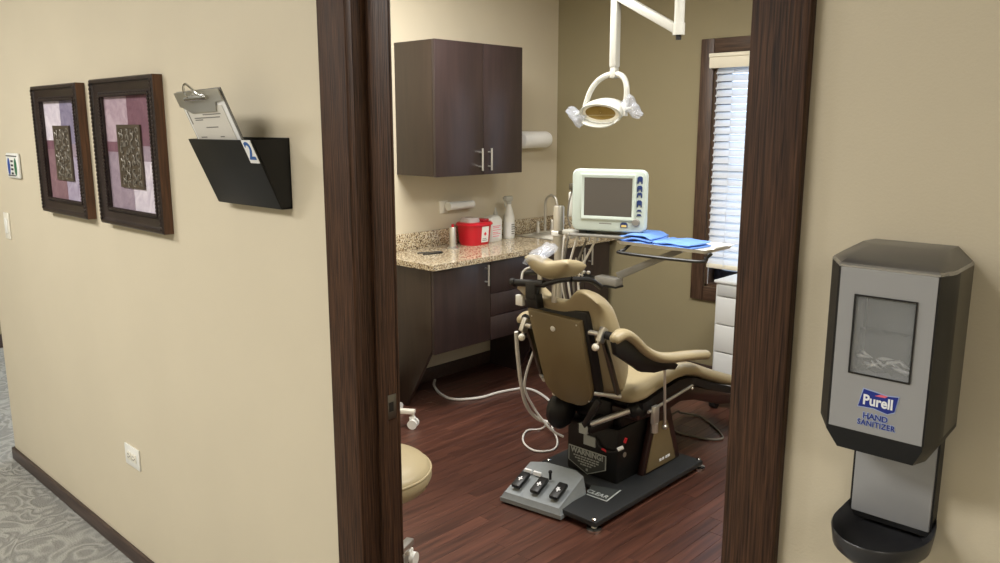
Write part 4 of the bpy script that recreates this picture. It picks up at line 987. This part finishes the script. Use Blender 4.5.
b = B(); b.box((-2.290,2.080,1.862),(-2.249,2.120,2.22), bev=.011); b.build('drop_tube', 'white_enamel', ol)
b = B(); b.box((-2.287,2.083,1.815),(-2.252,2.117,1.868), bev=.010); b.build('swivel', 'white_enamel', ol)
hx, hy, hz = -2.315, 2.09, 1.672
b = B(); b.tube([(-2.428,2.09,1.690),(-2.395,2.09,1.765),(-2.345,2.095,1.815),(-2.272,2.10,1.836),(-2.215,2.095,1.818),(-2.190,2.09,1.765),(-2.196,2.09,1.680)], .0135, n=10, smooth=6); b.build('yoke', 'white_enamel', ol)
hd = Matrix.Translation((hx,hy,hz)) @ Matrix.Rotation(math.radians(-58), 4, 'X')    # local -z is the way the lamp shines
n = 36
def lring(rx, ry, z_, dy=0.): return [hd @ Vector((rx*math.cos(2*PI*k/n), ry*math.sin(2*PI*k/n)+dy, z_)) for k in range(n)]
b = B(); b.loft([lring(.118,.054,-.030), lring(.121,.056,-.020), lring(.116,.053,.010), lring(.095,.043,.038), lring(.060,.028,.056), lring(.012,.008,.062)]); b.build('lamp_shell', 'white_enamel', ol, ang=50)
b = B(); b.loft([lring(.121,.056,-.020), lring(.120,.055,-.040), lring(.108,.047,-.040), lring(.104,.045,-.032)], caps=False); b.build('lamp_rim', 'white_enamel', ol)
R = []
for t_ in (0,1):                                             # visor over the upper half of the opening
    for zz_ in ((-.036,-.075) if t_ == 0 else (-.075,-.036)):
        R.append([hd @ Vector(((.122-.005*t_-.010*(zz_ < -.05))*math.cos(a), (.058-.005*t_-.006*(zz_ < -.05))*math.sin(a), zz_ if abs(math.cos(a)) < .9 else -.036)) for a in [PI*(.04+.92*q/20) for q in range(21)]])
R.append(R[0])
b = B(); b.loft(R, caps=False); b.build('visor', 'white_enamel', ol, ang=50)
b = B(); b.loft([lring(.106,.046,-.034), lring(.088,.038,-.034,-.004), lring(.084,.036,-.0325,-.004)], caps=False); b.build('reflector_surround', 'ivory', ol)
b = B(); b.loft([lring(.086,.037,-.0335,-.004), lring(.06,.027,-.0322,-.004), lring(.03,.014,-.0316,-.004), lring(.002,.002,-.0314,-.004)], caps=False); b.build('reflector', 'amber_reflector', ol, label='amber mirrored reflector')
for s, (p, r_, rot) in ((-1, ((-2.468,2.07,1.648),(.058,.022,.030),.62)), (1, ((-2.150,2.08,1.678),(.060,.022,.030),.75))):
    B().cyl((hx+s*.11,2.085,1.668),(p[0]+0*s,p[1],p[2]),.009,n=10).build('handle', 'white_enamel', ol)
    k = B(); k.pillow(lambda u,v,q: (u*r_[0]+.004*math.sin(9*v), q*r_[1]+.005*math.sin(7*u+4*v)*abs(q), v*r_[2]*(1.-.35*u*s)+.004*math.sin(8*u)), nu=14, nv=12, p=4)
    k.bm.transform(Matrix.Translation(p) @ Matrix.Rotation(rot, 4, 'Y')); k.build('handle_cover', 'plastic_film', ol, label='clear plastic sleeve over the handle')
b = B(); b.box((-.012,-.012,-.03),(.012,.012,.03), bev=.004, M=Matrix.Translation((-2.196,2.085,1.672))); b.build('tilt_joint', 'white_plastic', ol)

# ================================================================== CART BY THE WINDOW, STOOLS, CORDS
ca = thing('drawer_cart', 'white plastic drawer cart on black casters under the window', 'cart', (-2.0,3.17,0))
qx0, qx1, qy0, qy1 = -2.170, -1.78, 2.98, 3.36
B().box((qx0,qy0+.01,.10),(qx1,qy1,.735), bev=.006).build('body', 'cart_white', ca)
B().box((qx0-.008,qy0-.004,.735),(qx1+.008,qy1+.004,.752), bev=.005).build('top', 'cart_white', ca)
for z0_, z1_, m in ((.665,.728,'cart_grey'),(.505,.658,'cart_white'),(.345,.498,'cart_white'),(.120,.338,'cart_white')):
    dw = B().box((qx0+.014,qy0-.004,z0_),(qx1-.014,qy0+.012,z1_), bev=.004).build('drawer', m, ca)
    B().box(((qx0+qx1)/2-.06,qy0-.016,z1_-.035),((qx0+qx1)/2+.06,qy0-.003,z1_-.022), bev=.004).build('pull', 'cart_grey', dw)
for x_, y_ in ((qx0+.02,qy0+.02),(qx1-.03,qy0+.02),(qx0+.02,qy1-.04),(qx1-.03,qy1-.04)):
    k = B(); k.cyl((x_-.018,y_,.032),(x_+.018,y_,.032),.032,n=16); k = k.build('caster', 'black_plastic', ca)
    B().box((x_-.018,y_-.02,.062),(x_+.018,y_+.02,.101), bev=.004).build('caster_fork', 'cart_white', k)

def stool(name, label, cx, cy, zs, rs, ang0, legm, wheelm):
    t = thing(name, label, 'stool', (cx,cy,0), group='round doctor stools')
    k = B(); k.lathe([(.001,-.100),(rs*.80,-.098),(rs*.93,-.085),(rs,-.055),(rs*.985,-.028),(rs*.90,-.008),(rs*.6,.001),(.001,.003)], (cx,cy,zs), n=48); st = k.build('seat', 'vinyl', t, ang=60)
    k = B(); n = 48; k.tube([(cx+rs*.985*math.cos(2*PI*i/n), cy+rs*.985*math.sin(2*PI*i/n), zs-.030) for i in range(n+1)], .004, n=6, smooth=1); k.build('piping', 'vinyl', st)
    B().cyl((cx,cy,.10),(cx,cy,zs-.095),.025,n=16).build('column', 'steel', t)
    k = B(); k.lathe([(.045,.075),(.045,.115),(.03,.125)], (cx,cy,0), n=16); k.build('hub', legm, t)
    for i in range(5):
        a = ang0+i*2*PI/5; e = Vector((math.cos(a), math.sin(a), 0)); c = Vector((cx,cy,0))
        k = B(); k.box((.03,-.016,-.012),(.265,.016,.012), bev=.004, M=Matrix.Translation((cx,cy,.092)) @ Matrix.Rotation(a, 4, 'Z')); lg_ = k.build('leg', legm, t)
        p = c+e*.255; side = Vector((-e.y, e.x, 0))
        k = B(); k.cyl(p+Vector((0,0,.062)), p+Vector((0,0,.085)), .008, n=8); k.box((-.02,-.012,.045),(.012,.012,.066), bev=.004, M=Matrix.Translation((p.x,p.y,0)) @ Matrix.Rotation(a, 4, 'Z')); cs_ = k.build('caster', wheelm, lg_)
        for s in (-1,1):
            B().cyl(p+side*s*.010+Vector((0,0,.0265)), p+side*s*.026+Vector((0,0,.0265)), .0262, n=18).build('caster_wheel', wheelm, cs_)
    return t
stool('doctor_stool', 'round tan stool half hidden by the door jamb', -2.03, .45, .515, .200, math.atan2(.695-.45,-2.131+2.03), 'steel', 'white_plastic')
stool('doctor_stool', 'stool with white casters by the tapered cabinet side, mostly hidden by the jamb', -3.385, 1.465, .50, .165, math.atan2(1.60-1.465,-3.165+3.385), 'ivory', 'white_plastic')

def cord(name, label, pts, r, m, group=None):
    o = B().tube(pts, r, n=8, smooth=7).build(name, m); tag(o, label, 'cord', group); return centre(o)
cord('white_hose', 'white hose lying across the floor under the base cabinets', [(-3.66,2.20,.02),(-3.60,2.14,.010),(-3.46,2.065,.008),(-3.33,2.055,.008),(-3.24,2.18,.008),(-3.22,2.34,.008),(-3.14,2.50,.008),(-2.90,2.42,.008),(-2.60,2.20,.008)], .008, 'white_hose')
cord('white_hose', 'thin cream hose looping on the floor left of the chair', [(-2.36,1.86,.50),(-2.40,1.90,.32),(-2.62,2.05,.03),(-2.685,1.975,.007),(-2.60,1.85,.007),(-2.48,1.80,.007),(-2.42,1.87,.007),(-2.48,1.98,.007),(-2.60,2.08,.03),(-2.62,2.14,.10),(-2.50,2.06,.30),(-2.40,1.98,.48)], .005, 'white_hose')
cord('white_hose', 'thick white hose hanging down beside the chair back', [(-2.335,1.50,.70),(-2.345,1.52,.60),(-2.36,1.56,.45),(-2.38,1.62,.32),(-2.36,1.68,.24),(-2.28,1.72,.22)], .009, 'white_hose')
cord('white_hose', 'middle white hose hanging in a curve beside the chair back', [(-2.33,1.62,.60),(-2.39,1.62,.42),(-2.37,1.66,.30),(-2.30,1.70,.20),(-2.25,1.74,.16)], .006, 'white_hose')
cord('power_cable', 'dark thin cable looping on the floor behind the chair', [(-2.04,2.20,.14),(-2.10,2.50,.12),(-2.20,2.72,.03),(-2.13,2.80,.006),(-2.0,2.72,.006),(-1.88,2.60,.006),(-1.93,2.53,.006),(-2.06,2.507,.006),(-2.16,2.52,.006)], .006, 'grey_hose')
